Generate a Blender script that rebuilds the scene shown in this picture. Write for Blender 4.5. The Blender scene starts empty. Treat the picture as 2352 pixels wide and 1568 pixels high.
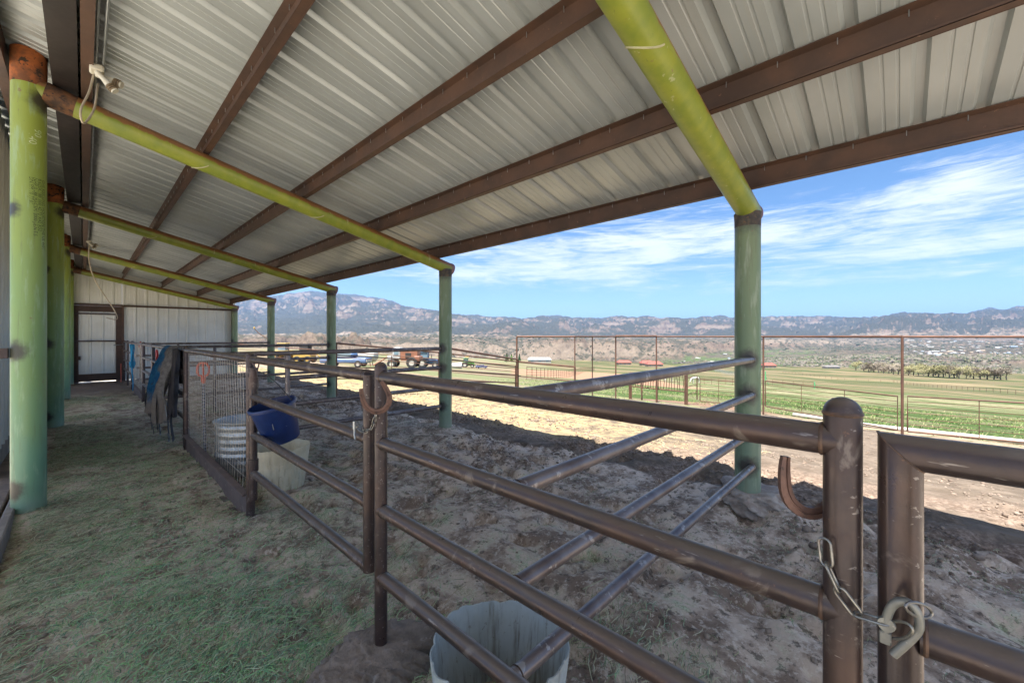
import bpy, bmesh, math, random
import numpy as np
from mathutils import Vector, Matrix
R = math.radians
scene = bpy.context.scene
COL = scene.collection
# ------------------------------------------------------------------ camera
AZ = R(46.4)
SA, CA = math.sin(AZ), math.cos(AZ)
CAMZ, FPX, HX, HY = 1.6, 936.0, 1176.0, 772.0
cam_d = bpy.data.cameras.new('camera'); cam = bpy.data.objects.new('camera', cam_d); COL.objects.link(cam)
cam_d.sensor_width = 36.0; cam_d.lens = 36.0 * FPX / 2352.0; cam_d.shift_y = -12.0 / 2352.0
cam_d.clip_start = 0.05; cam_d.clip_end = 60000
cam.location = (0, 0, CAMZ); cam.rotation_euler = (R(90), 0, -AZ)
scene.camera = cam
# ------------------------------------------------------------------ exposure / render
vs = scene.view_settings
vs.view_transform = 'Standard'; vs.look = 'None'; vs.gamma = 1.0; vs.exposure = 2.16
cy = scene.cycles
cy.use_denoising = True; cy.max_bounces = 10; cy.diffuse_bounces = 8; cy.glossy_bounces = 3; cy.volume_bounces = 0
cy.caustics_reflective = False; cy.caustics_refractive = False; cy.sample_clamp_indirect = 6.0
# ------------------------------------------------------------------ sun and sky
SUN_VEC = Vector((-0.36, -0.08, 1.0)).normalized(); SUN_EL = math.asin(SUN_VEC.z)
sd = bpy.data.lights.new('sun', 'SUN'); sun = bpy.data.objects.new('sun', sd); COL.objects.link(sun)
sd.energy = 3.9; sd.angle = R(0.5); sd.color = (1.0, 0.95, 0.87)
sun.rotation_euler = SUN_VEC.to_track_quat('Z', 'Y').to_euler(); sun.location = (-20, -20, 50)

class NB:
    """tiny node builder"""
    def __init__(s, tree): s.t = tree; s.n = tree.nodes; s.l = tree.links
    def node(s, typ, **kw):
        n = s.n.new(typ)
        for k, v in kw.items(): setattr(n, k, v)
        return n
    def link(s, a, b): s.l.new(a, b)
    def val(s, sock, v):
        if isinstance(v, bpy.types.NodeSocket): s.l.new(v, sock)
        elif isinstance(v, (tuple, list)):
            sock.default_value = tuple(v) + (1,) if (len(v) == 3 and sock.type == 'RGBA') else v
        else: sock.default_value = v
    def math(s, op, a, b=0.0, clamp=False):
        n = s.node('ShaderNodeMath', operation=op, use_clamp=clamp); s.val(n.inputs[0], a); s.val(n.inputs[1], b); return n.outputs[0]
    def mix(s, f, a, b):
        n = s.node('ShaderNodeMix', data_type='RGBA'); s.val(n.inputs[0], f); s.val(n.inputs[6], a); s.val(n.inputs[7], b); return n.outputs[2]
    def mul(s, f, a, b):
        n = s.node('ShaderNodeMix', data_type='RGBA', blend_type='MULTIPLY'); s.val(n.inputs[0], f); s.val(n.inputs[6], a); s.val(n.inputs[7], b); return n.outputs[2]
    def ramp(s, v, a, b):
        n = s.node('ShaderNodeMapRange', interpolation_type='SMOOTHSTEP'); s.val(n.inputs[0], v); n.inputs[1].default_value = a; n.inputs[2].default_value = b; return n.outputs[0]
    def noise(s, vec, scale, detail=4, rough=0.55, dist=0.0):
        n = s.node('ShaderNodeTexNoise'); n.inputs['Scale'].default_value = scale; n.inputs['Detail'].default_value = detail
        n.inputs['Roughness'].default_value = rough; n.inputs['Distortion'].default_value = dist
        if vec is not None: s.l.new(vec, n.inputs['Vector'])
        return n.outputs[0]
    def scalev(s, vec, sc, loc=(0, 0, 0)):
        n = s.node('ShaderNodeMapping'); s.l.new(vec, n.inputs[0]); n.inputs['Scale'].default_value = sc; n.inputs['Location'].default_value = loc; return n.outputs[0]
    def sep(s, vec):
        n = s.node('ShaderNodeSeparateXYZ'); s.l.new(vec, n.inputs[0]); return n.outputs
    def comb(s, x, y, z):
        n = s.node('ShaderNodeCombineXYZ'); s.val(n.inputs[0], x); s.val(n.inputs[1], y); s.val(n.inputs[2], z); return n.outputs[0]

w = bpy.data.worlds.new('World'); scene.world = w; w.use_nodes = True
b = NB(w.node_tree); b.n.clear()
sky = b.node('ShaderNodeTexSky', sky_type='NISHITA'); sky.sun_disc = False; sky.sun_elevation = SUN_EL
sky.sun_rotation = math.atan2(SUN_VEC.x, SUN_VEC.y); sky.altitude = 1900; sky.air_density = 1.0; sky.dust_density = 1.0; sky.ozone_density = 1.6
hs = b.node('ShaderNodeHueSaturation'); hs.inputs['Saturation'].default_value = 1.18; b.link(sky.outputs[0], hs.inputs['Color'])
tc = b.node('ShaderNodeTexCoord')
dx, dy, dz = b.sep(tc.outputs['Generated'])
az = b.math('ARCTAN2', dx, dy); el = b.math('ARCSINE', dz)
cv = b.comb(b.math('MULTIPLY', az, 2.0), b.math('MULTIPLY', el, 9.0), 0.0)
wisp = b.noise(b.scalev(cv, (1.0, 1.0, 1), (2.3, 0.7, 0)), 2.6, 8, 0.62, 1.2)
fine = b.noise(b.scalev(cv, (1.0, 2.6, 1), (7.1, 3.7, 0)), 4.0, 8, 0.7, 1.6)
shape = None
def dpx(x, y):
    t = (x - HX) / FPX
    return AZ + math.atan(t), math.atan((HY - y) / FPX / math.sqrt(1 + t * t))
for (x, y, rx, ry, amp) in [(1950, 530, 520, 50, .95), (2200, 440, 230, 50, .75), (2300, 550, 420, 36, .85), (2000, 590, 330, 22, .6), (1220, 585, 230, 36, 1.0), (1180, 632, 360, 28, 1.05), (1560, 545, 300, 40, .7), (2200, 400, 170, 45, .7), (1480, 500, 260, 50, .6), (1480, 600, 120, 30, .4), (2274, 704, 30, 12, .8), (2000, 640, 600, 16, .45), (1700, 655, 500, 22, .4)]:
    a0, e0 = dpx(x, y); t = (x - HX) / FPX; ra = rx / FPX / (1 + t * t); re = ry / FPX / math.sqrt(1 + t * t)
    u = b.math('DIVIDE', b.math('SUBTRACT', az, a0), ra); v = b.math('DIVIDE', b.math('SUBTRACT', el, e0), re)
    g = b.math('MULTIPLY', b.math('POWER', 2.718, b.math('MULTIPLY', b.math('ADD', b.math('MULTIPLY', u, u), b.math('MULTIPLY', v, v)), -1.0)), amp)
    shape = g if shape is None else b.math('ADD', shape, g)
dens = b.math('ADD', b.math('MULTIPLY', b.math('SUBTRACT', wisp, 0.5), 2.6), b.math('MULTIPLY', b.math('SUBTRACT', fine, 0.5), 2.2))
mask = b.math('MULTIPLY', b.ramp(b.math('ADD', b.math('MULTIPLY', shape, 0.95), dens), 0.25, 1.7), 0.85)
behind = b.math('ADD', b.math('MULTIPLY', dx, -SA), b.math('MULTIPLY', dy, -CA))      # bright cirrus added out of view to fill the barn with light
fill_cirrus = b.math('MULTIPLY', b.ramp(wisp, 0.30, 0.62), b.math('MULTIPLY', b.ramp(b.math('ADD', behind, b.math('MULTIPLY', dz, 0.75)), 0.25, 0.75), 0.85))
mask = b.math('MAXIMUM', mask, fill_cirrus)
mask = b.math('MULTIPLY', mask, b.ramp(el, 0.01, 0.08))
hsv = b.node('ShaderNodeRGBToBW'); b.link(hs.outputs[0], hsv.inputs[0])
cloud = b.node('ShaderNodeRGB'); cloud.outputs[0].default_value = (6.6, 6.8, 7.1, 1)
skycol = b.mix(mask, hs.outputs[0], cloud.outputs[0])
bg = b.node('ShaderNodeBackground'); bg.inputs['Strength'].default_value = 0.0430; b.link(skycol, bg.inputs['Color'])
wo = b.node('ShaderNodeOutputWorld'); b.link(bg.outputs[0], wo.inputs['Surface'])

# ------------------------------------------------------------------ helpers
def ray(x, y):
    t = (x - HX) / FPX; return Vector((SA + t * CA, CA - t * SA, (HY - y) / FPX))
def at(x, y, Z):
    r = ray(x, y) * Z; return Vector((r.x, r.y, r.z + CAMZ))
def _hash(ix, iy, seed):
    n = (ix.astype(np.int64) * 374761393 + iy.astype(np.int64) * 668265263 + seed * 1442695041) & 0x7fffffff
    n = ((n ^ (n >> 13)) * 1274126177) & 0x7fffffff
    return ((n ^ (n >> 16)) & 0xffff) / 65535.0
def vnoise(x, y, seed=0):
    x = np.asarray(x, float); y = np.asarray(y, float)
    ix = np.floor(x); iy = np.floor(y); fx = x - ix; fy = y - iy
    fx = fx * fx * fx * (fx * (fx * 6 - 15) + 10); fy = fy * fy * fy * (fy * (fy * 6 - 15) + 10)
    a = _hash(ix, iy, seed); b_ = _hash(ix + 1, iy, seed); c = _hash(ix, iy + 1, seed); d = _hash(ix + 1, iy + 1, seed)
    return (a * (1 - fx) + b_ * fx) * (1 - fy) + (c * (1 - fx) + d * fx) * fy
def fbm(x, y, seed=0, oct=5, gain=0.5, ridge=False):
    s = 0.0; a = 1.0; tot = 0.0
    for i in range(oct):
        v = vnoise(np.asarray(x) * 2 ** i * 1.03 + i * 17.3, np.asarray(y) * 2 ** i + i * 9.1, seed + i)
        if ridge: v = 1 - np.abs(2 * v - 1)
        s = s + a * v; tot += a; a *= gain
    return s / tot
HXS = [-60, 5, 10, 18, 62, 152, 255, 560, 900]; HZS = [0, 0, -.55, -1.6, -5.6, -12.5, -19.5, -31, -60]
def Hbase(x): return np.interp(x, HXS, HZS)
def sstep(v, a, b_):
    t = np.clip((np.asarray(v, float) - a) / (b_ - a), 0, 1); return t * t * (3 - 2 * t)
MOUNDS = [(1.0, .08, .16, .05), (1.0, 4.1, .15, .05), (1.0, 7.32, .2, .05), (1.81, 5.72, .2, .05), (-.345, 10.46, .3, .05), (4.33, 15.3, .4, .06), (1.25, 1.2, .42, -.02), (1.43, 4.73, .38, .03), (4.33, 1.045, .5, .10), (4.33, 5.72, .55, .05), (4.33, 10.5, .5, .06), (1.0, 1.84, .3, .0), (-.345, 5.72, .35, .06)]
def H(x, y, detail=True):
    x = np.asarray(x, float); y = np.asarray(y, float)
    z = Hbase(x) + 0.0
    far = sstep(x, 25, 80)
    z = z + far * (fbm(x / 60, y / 60, 3, 3) - .5) * 2.2
    if not detail: return z
    for mx, my, r, h in MOUNDS: z = z + h * np.exp(-((x - mx) ** 2 + (y - my) ** 2) / r ** 2)
    near = 1 - sstep(x, 14, 26)
    rough = 1 - sstep(x, 4.2, 6.5)                       # trodden stall ground
    churn = sstep(fbm(x / 1.1, y / 1.1, 40, 3), .42, .62) * sstep(x, 2.4, 3.4) * (1 - sstep(x, 5.6, 8.5))
    aisle = 1 - sstep(x, .5, 1.3)
    z = z + near * (fbm(x / 1.7, y / 1.7, 5, 3) - .5) * .13
    z = z + near * (fbm(x / .33, y / .33, 9, 4) - .5) * (.055 + .055 * (1 - aisle) * rough)
    z = z + near * churn * (fbm(x / .11, y / .11, 21, 4, .6) - .42) * .17
    z = z + near * (fbm(x / .07, y / .07, 27, 3) - .5) * .014
    holes = sstep(fbm(x / .24, y / .24, 61, 2), .62, .8) * rough * (1 - .75 * aisle)
    z = z - holes * .065
    return z
def Hs(x, y): return float(H(np.array([x]), np.array([y]))[0])
def on_ground(x, y, z0=0.0):
    """world point where the pixel's ray meets the terrain"""
    r = ray(x, y); lo = None
    for k in range(1, 3000):
        d = 1.0 * 1.004 ** k * (k ** 0.1); px, py, pz = r.x * d, r.y * d, r.z * d + CAMZ
        if pz <= float(H(np.array([px]), np.array([py]), False)[0]): return Vector((px, py, pz))
    return Vector((r.x * 500, r.y * 500, r.z * 500 + CAMZ))
def tag(o, label=None, cat=None, group=None, kind=None):
    if label: o['label'] = label
    if cat: o['category'] = cat
    if group: o['group'] = group
    if kind: o['kind'] = kind
    return o
def thing(name, loc, label, cat, group=None, rz=0.0, scale=1.0):
    o = bpy.data.objects.new(name, None); COL.objects.link(o); o.location = loc; o.rotation_euler = (0, 0, rz); o.scale = (scale,) * 3
    o.empty_display_size = 0.1
    return tag(o, label, cat, group)
def copy_tree(o, parent=None):
    c = o.copy(); COL.objects.link(c); c.parent = parent
    for ch in list(o.children): copy_tree(ch, c)
    return c
class MB:
    """collects shapes, links them as one mesh object"""
    def __init__(s): s.v = []; s.f = []
    def add(s, vs_, fs):
        n = len(s.v); s.v.extend([tuple(p) for p in vs_]); s.f.extend([tuple(i + n for i in f) for f in fs]); return s
    def box(s, c, size, rot=None, bevel=0.0):
        hx, hy, hz = (k / 2 for k in size); bv = min(bevel, hx * .9, hy * .9, hz * .9)
        if bv <= 0:
            vs_ = [Vector((i * hx, j * hy, k * hz)) for i in (-1, 1) for j in (-1, 1) for k in (-1, 1)]
            fs = [(0, 1, 3, 2), (4, 6, 7, 5), (0, 4, 5, 1), (2, 3, 7, 6), (0, 2, 6, 4), (1, 5, 7, 3)]
        else:
            bm = bmesh.new(); bmesh.ops.create_cube(bm, size=1); bmesh.ops.scale(bm, vec=size, verts=bm.verts)
            bmesh.ops.bevel(bm, geom=bm.edges[:], offset=bv, segments=1, affect='EDGES'); bm.verts.ensure_lookup_table()
            for i_, v_ in enumerate(bm.verts): v_.index = i_
            vs_ = [v_.co.copy() for v_ in bm.verts]; fs = [[v_.index for v_ in f.verts] for f in bm.faces]; bm.free()
        c = Vector(c)
        if rot is not None:
            m = rot if isinstance(rot, Matrix) else Matrix.Rotation(rot, 3, 'Z'); vs_ = [m @ p for p in vs_]
        return s.add([p + c for p in vs_], fs)
    def tube(s, pts, r, n=12, caps=True, closed=False):
        pts = [Vector(p) for p in pts]; k = len(pts); rs = r if isinstance(r, (list, tuple)) else [r] * k
        t0 = (pts[1] - pts[0]).normalized(); up = Vector((0, 0, 1)) if abs(t0.z) < .9 else Vector((1, 0, 0))
        nrm = (up - t0 * up.dot(t0)).normalized(); vs_ = []; fs = []
        for i, p in enumerate(pts):
            a = pts[(i - 1) % k] if (i > 0 or closed) else p; c = pts[(i + 1) % k] if (i < k - 1 or closed) else p
            t = (c - a).normalized(); nrm = (nrm - t * nrm.dot(t))
            nrm = nrm.normalized() if nrm.length > 1e-6 else t.orthogonal().normalized(); bn = t.cross(nrm)
            for j in range(n):
                an = 2 * math.pi * j / n; vs_.append(p + (nrm * math.cos(an) + bn * math.sin(an)) * rs[i])
        for i in range(k if closed else k - 1):
            for j in range(n):
                a, b_ = i * n + j, i * n + (j + 1) % n; c, d = ((i + 1) % k) * n + (j + 1) % n, ((i + 1) % k) * n + j
                fs.append((a, b_, c, d))
        if caps and not closed: fs.append(tuple(range(n))[::-1]); fs.append(tuple((k - 1) * n + j for j in range(n)))
        return s.add(vs_, fs)
    def lathe(s, prof, c=(0, 0, 0), n=24, m=None):
        vs_ = []; fs = []; k = len(prof); c = Vector(c)
        for (r_, z) in prof:
            for j in range(n):
                a = 2 * math.pi * j / n; p = Vector((r_ * math.cos(a), r_ * math.sin(a), z)); vs_.append((m @ p if m else p) + c)
        for i in range(k - 1):
            for j in range(n): fs.append((i * n + j, i * n + (j + 1) % n, (i + 1) * n + (j + 1) % n, (i + 1) * n + j))
        if prof[0][0] > 1e-5: fs.append(tuple(range(n))[::-1])
        if prof[-1][0] > 1e-5: fs.append(tuple((k - 1) * n + j for j in range(n)))
        return s.add(vs_, fs)
    def prism(s, poly, h, m):
        """poly in xy, extruded 0..h along z, matrix m"""
        n = len(poly); vs_ = [m @ Vector((x, y, 0)) for x, y in poly] + [m @ Vector((x, y, h)) for x, y in poly]
        fs = [tuple(range(n))[::-1], tuple(range(n, 2 * n))] + [(i, (i + 1) % n, n + (i + 1) % n, n + i) for i in range(n)]
        return s.add(vs_, fs)
    def ball(s, c, r, seg=10, rings=7, sc=(1, 1, 1), seed=None, amp=.0):
        rnd = random.Random(seed); prof = []; vs_ = []; fs = []
        for i in range(rings + 1):
            th = math.pi * i / rings
            for j in range(seg):
                a = 2 * math.pi * j / seg; k = 1 + (rnd.random() - .5) * amp
                vs_.append(Vector((math.sin(th) * math.cos(a) * r * sc[0] * k, math.sin(th) * math.sin(a) * r * sc[1] * k, math.cos(th) * r * sc[2] * k)) + Vector(c))
        for i in range(rings):
            for j in range(seg): fs.append((i * seg + j, (i + 1) * seg + j, (i + 1) * seg + (j + 1) % seg, i * seg + (j + 1) % seg))
        return s.add(vs_, fs)
    def build(s, name, m, parent=None, smooth=True, ang=35):
        me = bpy.data.meshes.new(name); me.from_pydata(s.v, [], s.f); me.update()
        o = bpy.data.objects.new(name, me); COL.objects.link(o)
        if m: me.materials.append(m)
        if smooth:
            me.polygons.foreach_set('use_smooth', [True] * len(me.polygons)); me.set_sharp_from_angle(angle=R(ang))
        if parent: o.parent = parent
        return o
def npmesh(name, V, F, m, parent=None, smooth=True):
    me = bpy.data.meshes.new(name); V = np.asarray(V, np.float32); F = np.asarray(F, np.int32); k = F.shape[1]
    me.vertices.add(len(V)); me.vertices.foreach_set('co', V.ravel()); me.loops.add(F.size); me.loops.foreach_set('vertex_index', F.ravel())
    me.polygons.add(len(F)); me.polygons.foreach_set('loop_start', np.arange(0, F.size, k, dtype=np.int32)); me.polygons.foreach_set('loop_total', np.full(len(F), k, np.int32))
    me.polygons.foreach_set('use_smooth', np.full(len(F), smooth)); me.update(calc_edges=True)
    o = bpy.data.objects.new(name, me); COL.objects.link(o); me.materials.append(m)
    if parent: o.parent = parent
    return o
def grid_faces(nr, nc, keep=None):
    i, j = np.meshgrid(np.arange(nr - 1), np.arange(nc - 1), indexing='ij'); i = i.ravel(); j = j.ravel()
    F = np.stack([i * nc + j, (i + 1) * nc + j, (i + 1) * nc + j + 1, i * nc + j + 1], 1)
    return F if keep is None else F[keep.ravel()]
def compact(V, F):
    used = np.unique(F); mp = np.zeros(len(V), np.int64); mp[used] = np.arange(len(used)); return V[used], mp[F]

# ------------------------------------------------------------------ materials
MATS = {}
def newmat(name):
    m = bpy.data.materials.new(name); m.use_nodes = True; nb = NB(m.node_tree); bs = nb.n['Principled BSDF']; return m, nb, bs
def finish(nb, bs, col, rough, metal=0.0, bump=None, bstr=0.3, bdist=0.01, spec=0.5):
    nb.val(bs.inputs['Base Color'], col); nb.val(bs.inputs['Roughness'], rough); nb.val(bs.inputs['Metallic'], metal); nb.val(bs.inputs['Specular IOR Level'], spec)
    if bump is not None:
        bp = nb.node('ShaderNodeBump'); bp.inputs['Strength'].default_value = bstr; bp.inputs['Distance'].default_value = bdist
        nb.link(bump, bp.inputs['Height']); nb.link(bp.outputs[0], bs.inputs['Normal'])
def simple(name, c1, c2=None, scale=6.0, rough=.6, metal=0.0, bstr=.15, spots=None, sscale=20.0, sthr=.62, spec=.5, bdist=.004):
    m, nb, bs = newmat(name); c2 = c2 or tuple(k * .8 for k in c1); tcn = nb.node('ShaderNodeTexCoord').outputs['Object']
    n1 = nb.noise(tcn, scale, 5, .6); col = nb.mix(nb.ramp(n1, .35, .65), c1, c2)
    n2 = nb.noise(tcn, sscale, 4, .65)
    if spots: col = nb.mix(nb.ramp(n2, sthr, sthr + .06), col, spots)
    rr = nb.math('ADD', nb.math('MULTIPLY', n2, .25), rough - .12)
    finish(nb, bs, col, rr, metal, n2, bstr, bdist, spec); MATS[name] = m; return m
rust = simple('rusty_pipe', (.105, .062, .052), (.066, .044, .042), 5, .42, .45, .12, (.16, .085, .05), 26, .63)
def pipe_mat():
    m, nb, bs = newmat('pipe_steel'); tcn = nb.node('ShaderNodeTexCoord').outputs['Object']
    n1 = nb.noise(tcn, 3.5, 6, .6); n2 = nb.noise(tcn, 30, 4, .7); n3 = nb.noise(tcn, 9, 5, .6, .5)
    col = nb.mix(nb.ramp(n1, .35, .65), (.078, .048, .040), (.040, .030, .031))
    col = nb.mix(nb.math('MULTIPLY', nb.ramp(n3, .57, .66), .55), col, (.22, .185, .16))
    scr = nb.noise(nb.scalev(tcn, (40, 6, 40)), 2.0, 3, .6); col = nb.mix(nb.math('MULTIPLY', nb.ramp(scr, .64, .70), .55), col, (.30, .27, .25))
    col = nb.mix(nb.math('MULTIPLY', nb.ramp(n2, .66, .74), .8), col, (.15, .08, .05))
    geo = nb.node('ShaderNodeNewGeometry'); nz = nb.sep(geo.outputs['Normal'])[2]
    dust = nb.math('MULTIPLY', nb.ramp(nb.math('ADD', nz, nb.math('MULTIPLY', n1, .6)), .62, 1.3), .65)
    col = nb.mix(dust, col, (.21, .17, .145))
    finish(nb, bs, col, nb.math('ADD', nb.math('MULTIPLY', nb.ramp(n3, .3, .7), .22), nb.math('ADD', nb.math('MULTIPLY', n2, .3), .14)), .4, nb.math('ADD', n2, nb.math('MULTIPLY', n3, .5)), .3, .003); return m
pipe = pipe_mat()
worn = simple('worn_pale_pipe', (.22, .185, .175), (.13, .10, .095), 5, .34, .45, .25, (.34, .31, .29), 18, .58)
dkrust = simple('dark_brown_steel', (.075, .04, .027), (.05, .028, .02), 4, .55, .2, .12, (.12, .06, .03), 18, .66)
purl = simple('purlin_red_oxide', (.095, .050, .032), (.062, .036, .026), 3, .6, .1, .12, (.2, .11, .07), 22, .66)
beamm = simple('black_steel', (.028, .02, .018), (.018, .013, .012), 5, .6, .2, .1, (.1, .05, .03), 25, .7)
wallm = simple('white_sheet_metal', (.74, .75, .72), (.66, .66, .62), 1.3, .38, .0, .02, (.5, .46, .4), 30, .75)
galv = simple('galvanised', (.36, .38, .39), (.26, .28, .29), 9, .35, .75, .08, (.5, .48, .42), 14, .66)
chainm = simple('chain_steel', (.30, .29, .26), (.20, .19, .18), 40, .35, .8, .1, (.2, .1, .05), 60, .66)
def roof_mat():
    m, nb, bs = newmat('roof_sheet_metal'); tcn = nb.node('ShaderNodeTexCoord').outputs['Object']
    x, y, z = nb.sep(tcn)
    n1 = nb.noise(nb.scalev(tcn, (.5, 1.2, 1)), 1.6, 4, .55); n2 = nb.noise(nb.scalev(tcn, (1.2, 60, 1)), 3, 3, .6)
    col = nb.mix(nb.ramp(n1, .3, .7), (.42, .455, .46), (.335, .365, .37))
    col = nb.mix(nb.math('MULTIPLY', nb.ramp(n2, .5, .7), .25), col, (.43, .40, .34))
    finish(nb, bs, col, nb.math('ADD', .22, nb.math('MULTIPLY', n1, .25)), .25, nb.noise(nb.scalev(tcn, (.6, 2.5, 1)), 2.0, 2, .5), .05, .02, .5); return m
roofm = roof_mat()
def column_mat(rafter=False, spots=(), outer=False):
    m, nb, bs = newmat('green_coated_rafter' if rafter else 'green_coated_pipe'); tco = nb.node('ShaderNodeTexCoord').outputs['Object']
    x, y, z = nb.sep(tco)
    n1 = nb.noise(nb.scalev(tco, (3, 3, .8)), 2.2, 5, .6); n2 = nb.noise(tco, 30, 4, .7); n3 = nb.noise(nb.scalev(tco, (10, 10, 1.5)), 2, 4, .6)
    if rafter:
        col = nb.mix(nb.ramp(n1, .3, .7), (.25, .275, .035), (.17, .215, .03))
        geo = nb.node('ShaderNodeNewGeometry'); nz = nb.sep(geo.outputs['Normal'])[2]
        e = nb.ramp(nb.math('ADD', nz, nb.math('MULTIPLY', nb.math('SUBTRACT', nb.noise(tco, 12, 5, .7), .5), .8)), .02, .26)
        col = nb.mix(e, col, (.23, .105, .04))
        scuff = nb.math('MULTIPLY', nb.ramp(n3, .66, .7), .5); col = nb.mix(scuff, col, (.42, .42, .26))
    else:
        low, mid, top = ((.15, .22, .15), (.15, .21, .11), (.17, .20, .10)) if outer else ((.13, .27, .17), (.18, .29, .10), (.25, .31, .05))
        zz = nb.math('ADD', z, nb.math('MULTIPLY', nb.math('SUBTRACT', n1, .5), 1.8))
        col = nb.mix(nb.ramp(zz, .2, 1.7), low, mid); col = nb.mix(nb.ramp(zz, 1.5, 3.6), col, top)  # lime over teal: part coating and dust, part lighting tint painted in
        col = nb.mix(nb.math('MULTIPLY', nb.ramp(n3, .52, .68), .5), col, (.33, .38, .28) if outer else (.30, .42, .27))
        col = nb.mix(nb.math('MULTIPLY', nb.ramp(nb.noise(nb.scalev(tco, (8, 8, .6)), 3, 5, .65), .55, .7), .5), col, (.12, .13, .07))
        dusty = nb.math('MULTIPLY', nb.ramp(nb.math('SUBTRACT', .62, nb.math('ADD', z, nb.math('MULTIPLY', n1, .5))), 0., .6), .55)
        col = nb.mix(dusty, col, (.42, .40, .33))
    col = nb.mix(nb.math('MULTIPLY', nb.ramp(n2, .70, .74), .7), col, (.06, .05, .04))
    scrt = nb.noise(nb.scalev(tco, (5, 5, 45) if not rafter else (6, 30, 30)), 1.6, 4, .7); col = nb.mix(nb.math('MULTIPLY', nb.ramp(scrt, .66, .71), .5), col, (.08, .075, .05)); chip = nb.noise(tco, 19, 6, .75); col = nb.mix(nb.math('MULTIPLY', nb.ramp(chip, .66, .69), .75), col, (.20, .12, .07))
    if spots:
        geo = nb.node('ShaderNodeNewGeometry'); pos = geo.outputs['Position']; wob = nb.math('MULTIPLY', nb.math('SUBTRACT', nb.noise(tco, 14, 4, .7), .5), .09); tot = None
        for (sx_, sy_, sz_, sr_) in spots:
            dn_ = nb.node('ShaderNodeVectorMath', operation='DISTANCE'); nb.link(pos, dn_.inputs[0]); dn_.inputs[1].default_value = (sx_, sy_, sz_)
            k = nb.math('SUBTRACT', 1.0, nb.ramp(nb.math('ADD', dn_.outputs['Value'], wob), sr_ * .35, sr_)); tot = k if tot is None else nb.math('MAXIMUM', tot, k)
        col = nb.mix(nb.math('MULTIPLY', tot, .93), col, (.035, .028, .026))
    finish(nb, bs, col, .42, .0, n2, .06, .002, .5); return m
colm = column_mat(); rafm = column_mat(True)
scorch = simple('scorched_weld', (.035, .03, .03), (.09, .07, .05), 16, .75, .0, .4, (.16, .08, .035), 30, .6)
rustor = simple('orange_rust', (.42, .12, .03), (.16, .06, .025), 9, .85, .0, .6, (.05, .03, .02), 16, .56)
paintw = simple('white_plastic', (.6, .58, .5), (.52, .49, .4), 8, .5, .0, .05)
# ------------------------------------------------------------------ terrain
def axis(segs):
    out = [segs[0][0]]
    for a, b_, st0, st1 in segs:
        x = a
        while x < b_ - 1e-6:
            st = st0 + (st1 - st0) * ((x - a) / (b_ - a)); x = min(x + st, b_); out.append(x)
    return np.unique(np.round(np.array(out), 5))
XA = axis([(-40, -1.2, 8, 1.), (-1.2, 1.0, .05, .035), (1.0, 5.6, .035, .035), (5.6, 9, .04, .08), (9, 20, .08, .3), (20, 60, .4, 2.5), (60, 300, 4, 12), (300, 640, 14, 20)])
YA = axis([(-700, -60, 30, 8), (-60, -3, 4, .3), (-3, 0, .12, .06), (0, 4, .035, .035), (4, 8, .04, .055), (8, 22, .06, .2), (22, 60, .3, 2), (60, 420, 4, 12)])
GX, GY = np.meshgrid(XA, YA, indexing='ij'); GZ = H(GX, GY)
GV = np.stack([GX.ravel(), GY.ravel(), GZ.ravel()], 1)
cxm = (GX[:-1, :-1] + GX[1:, 1:]) / 2; cym = (GY[:-1, :-1] + GY[1:, 1:]) / 2; dep = cxm * SA + cym * CA

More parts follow.
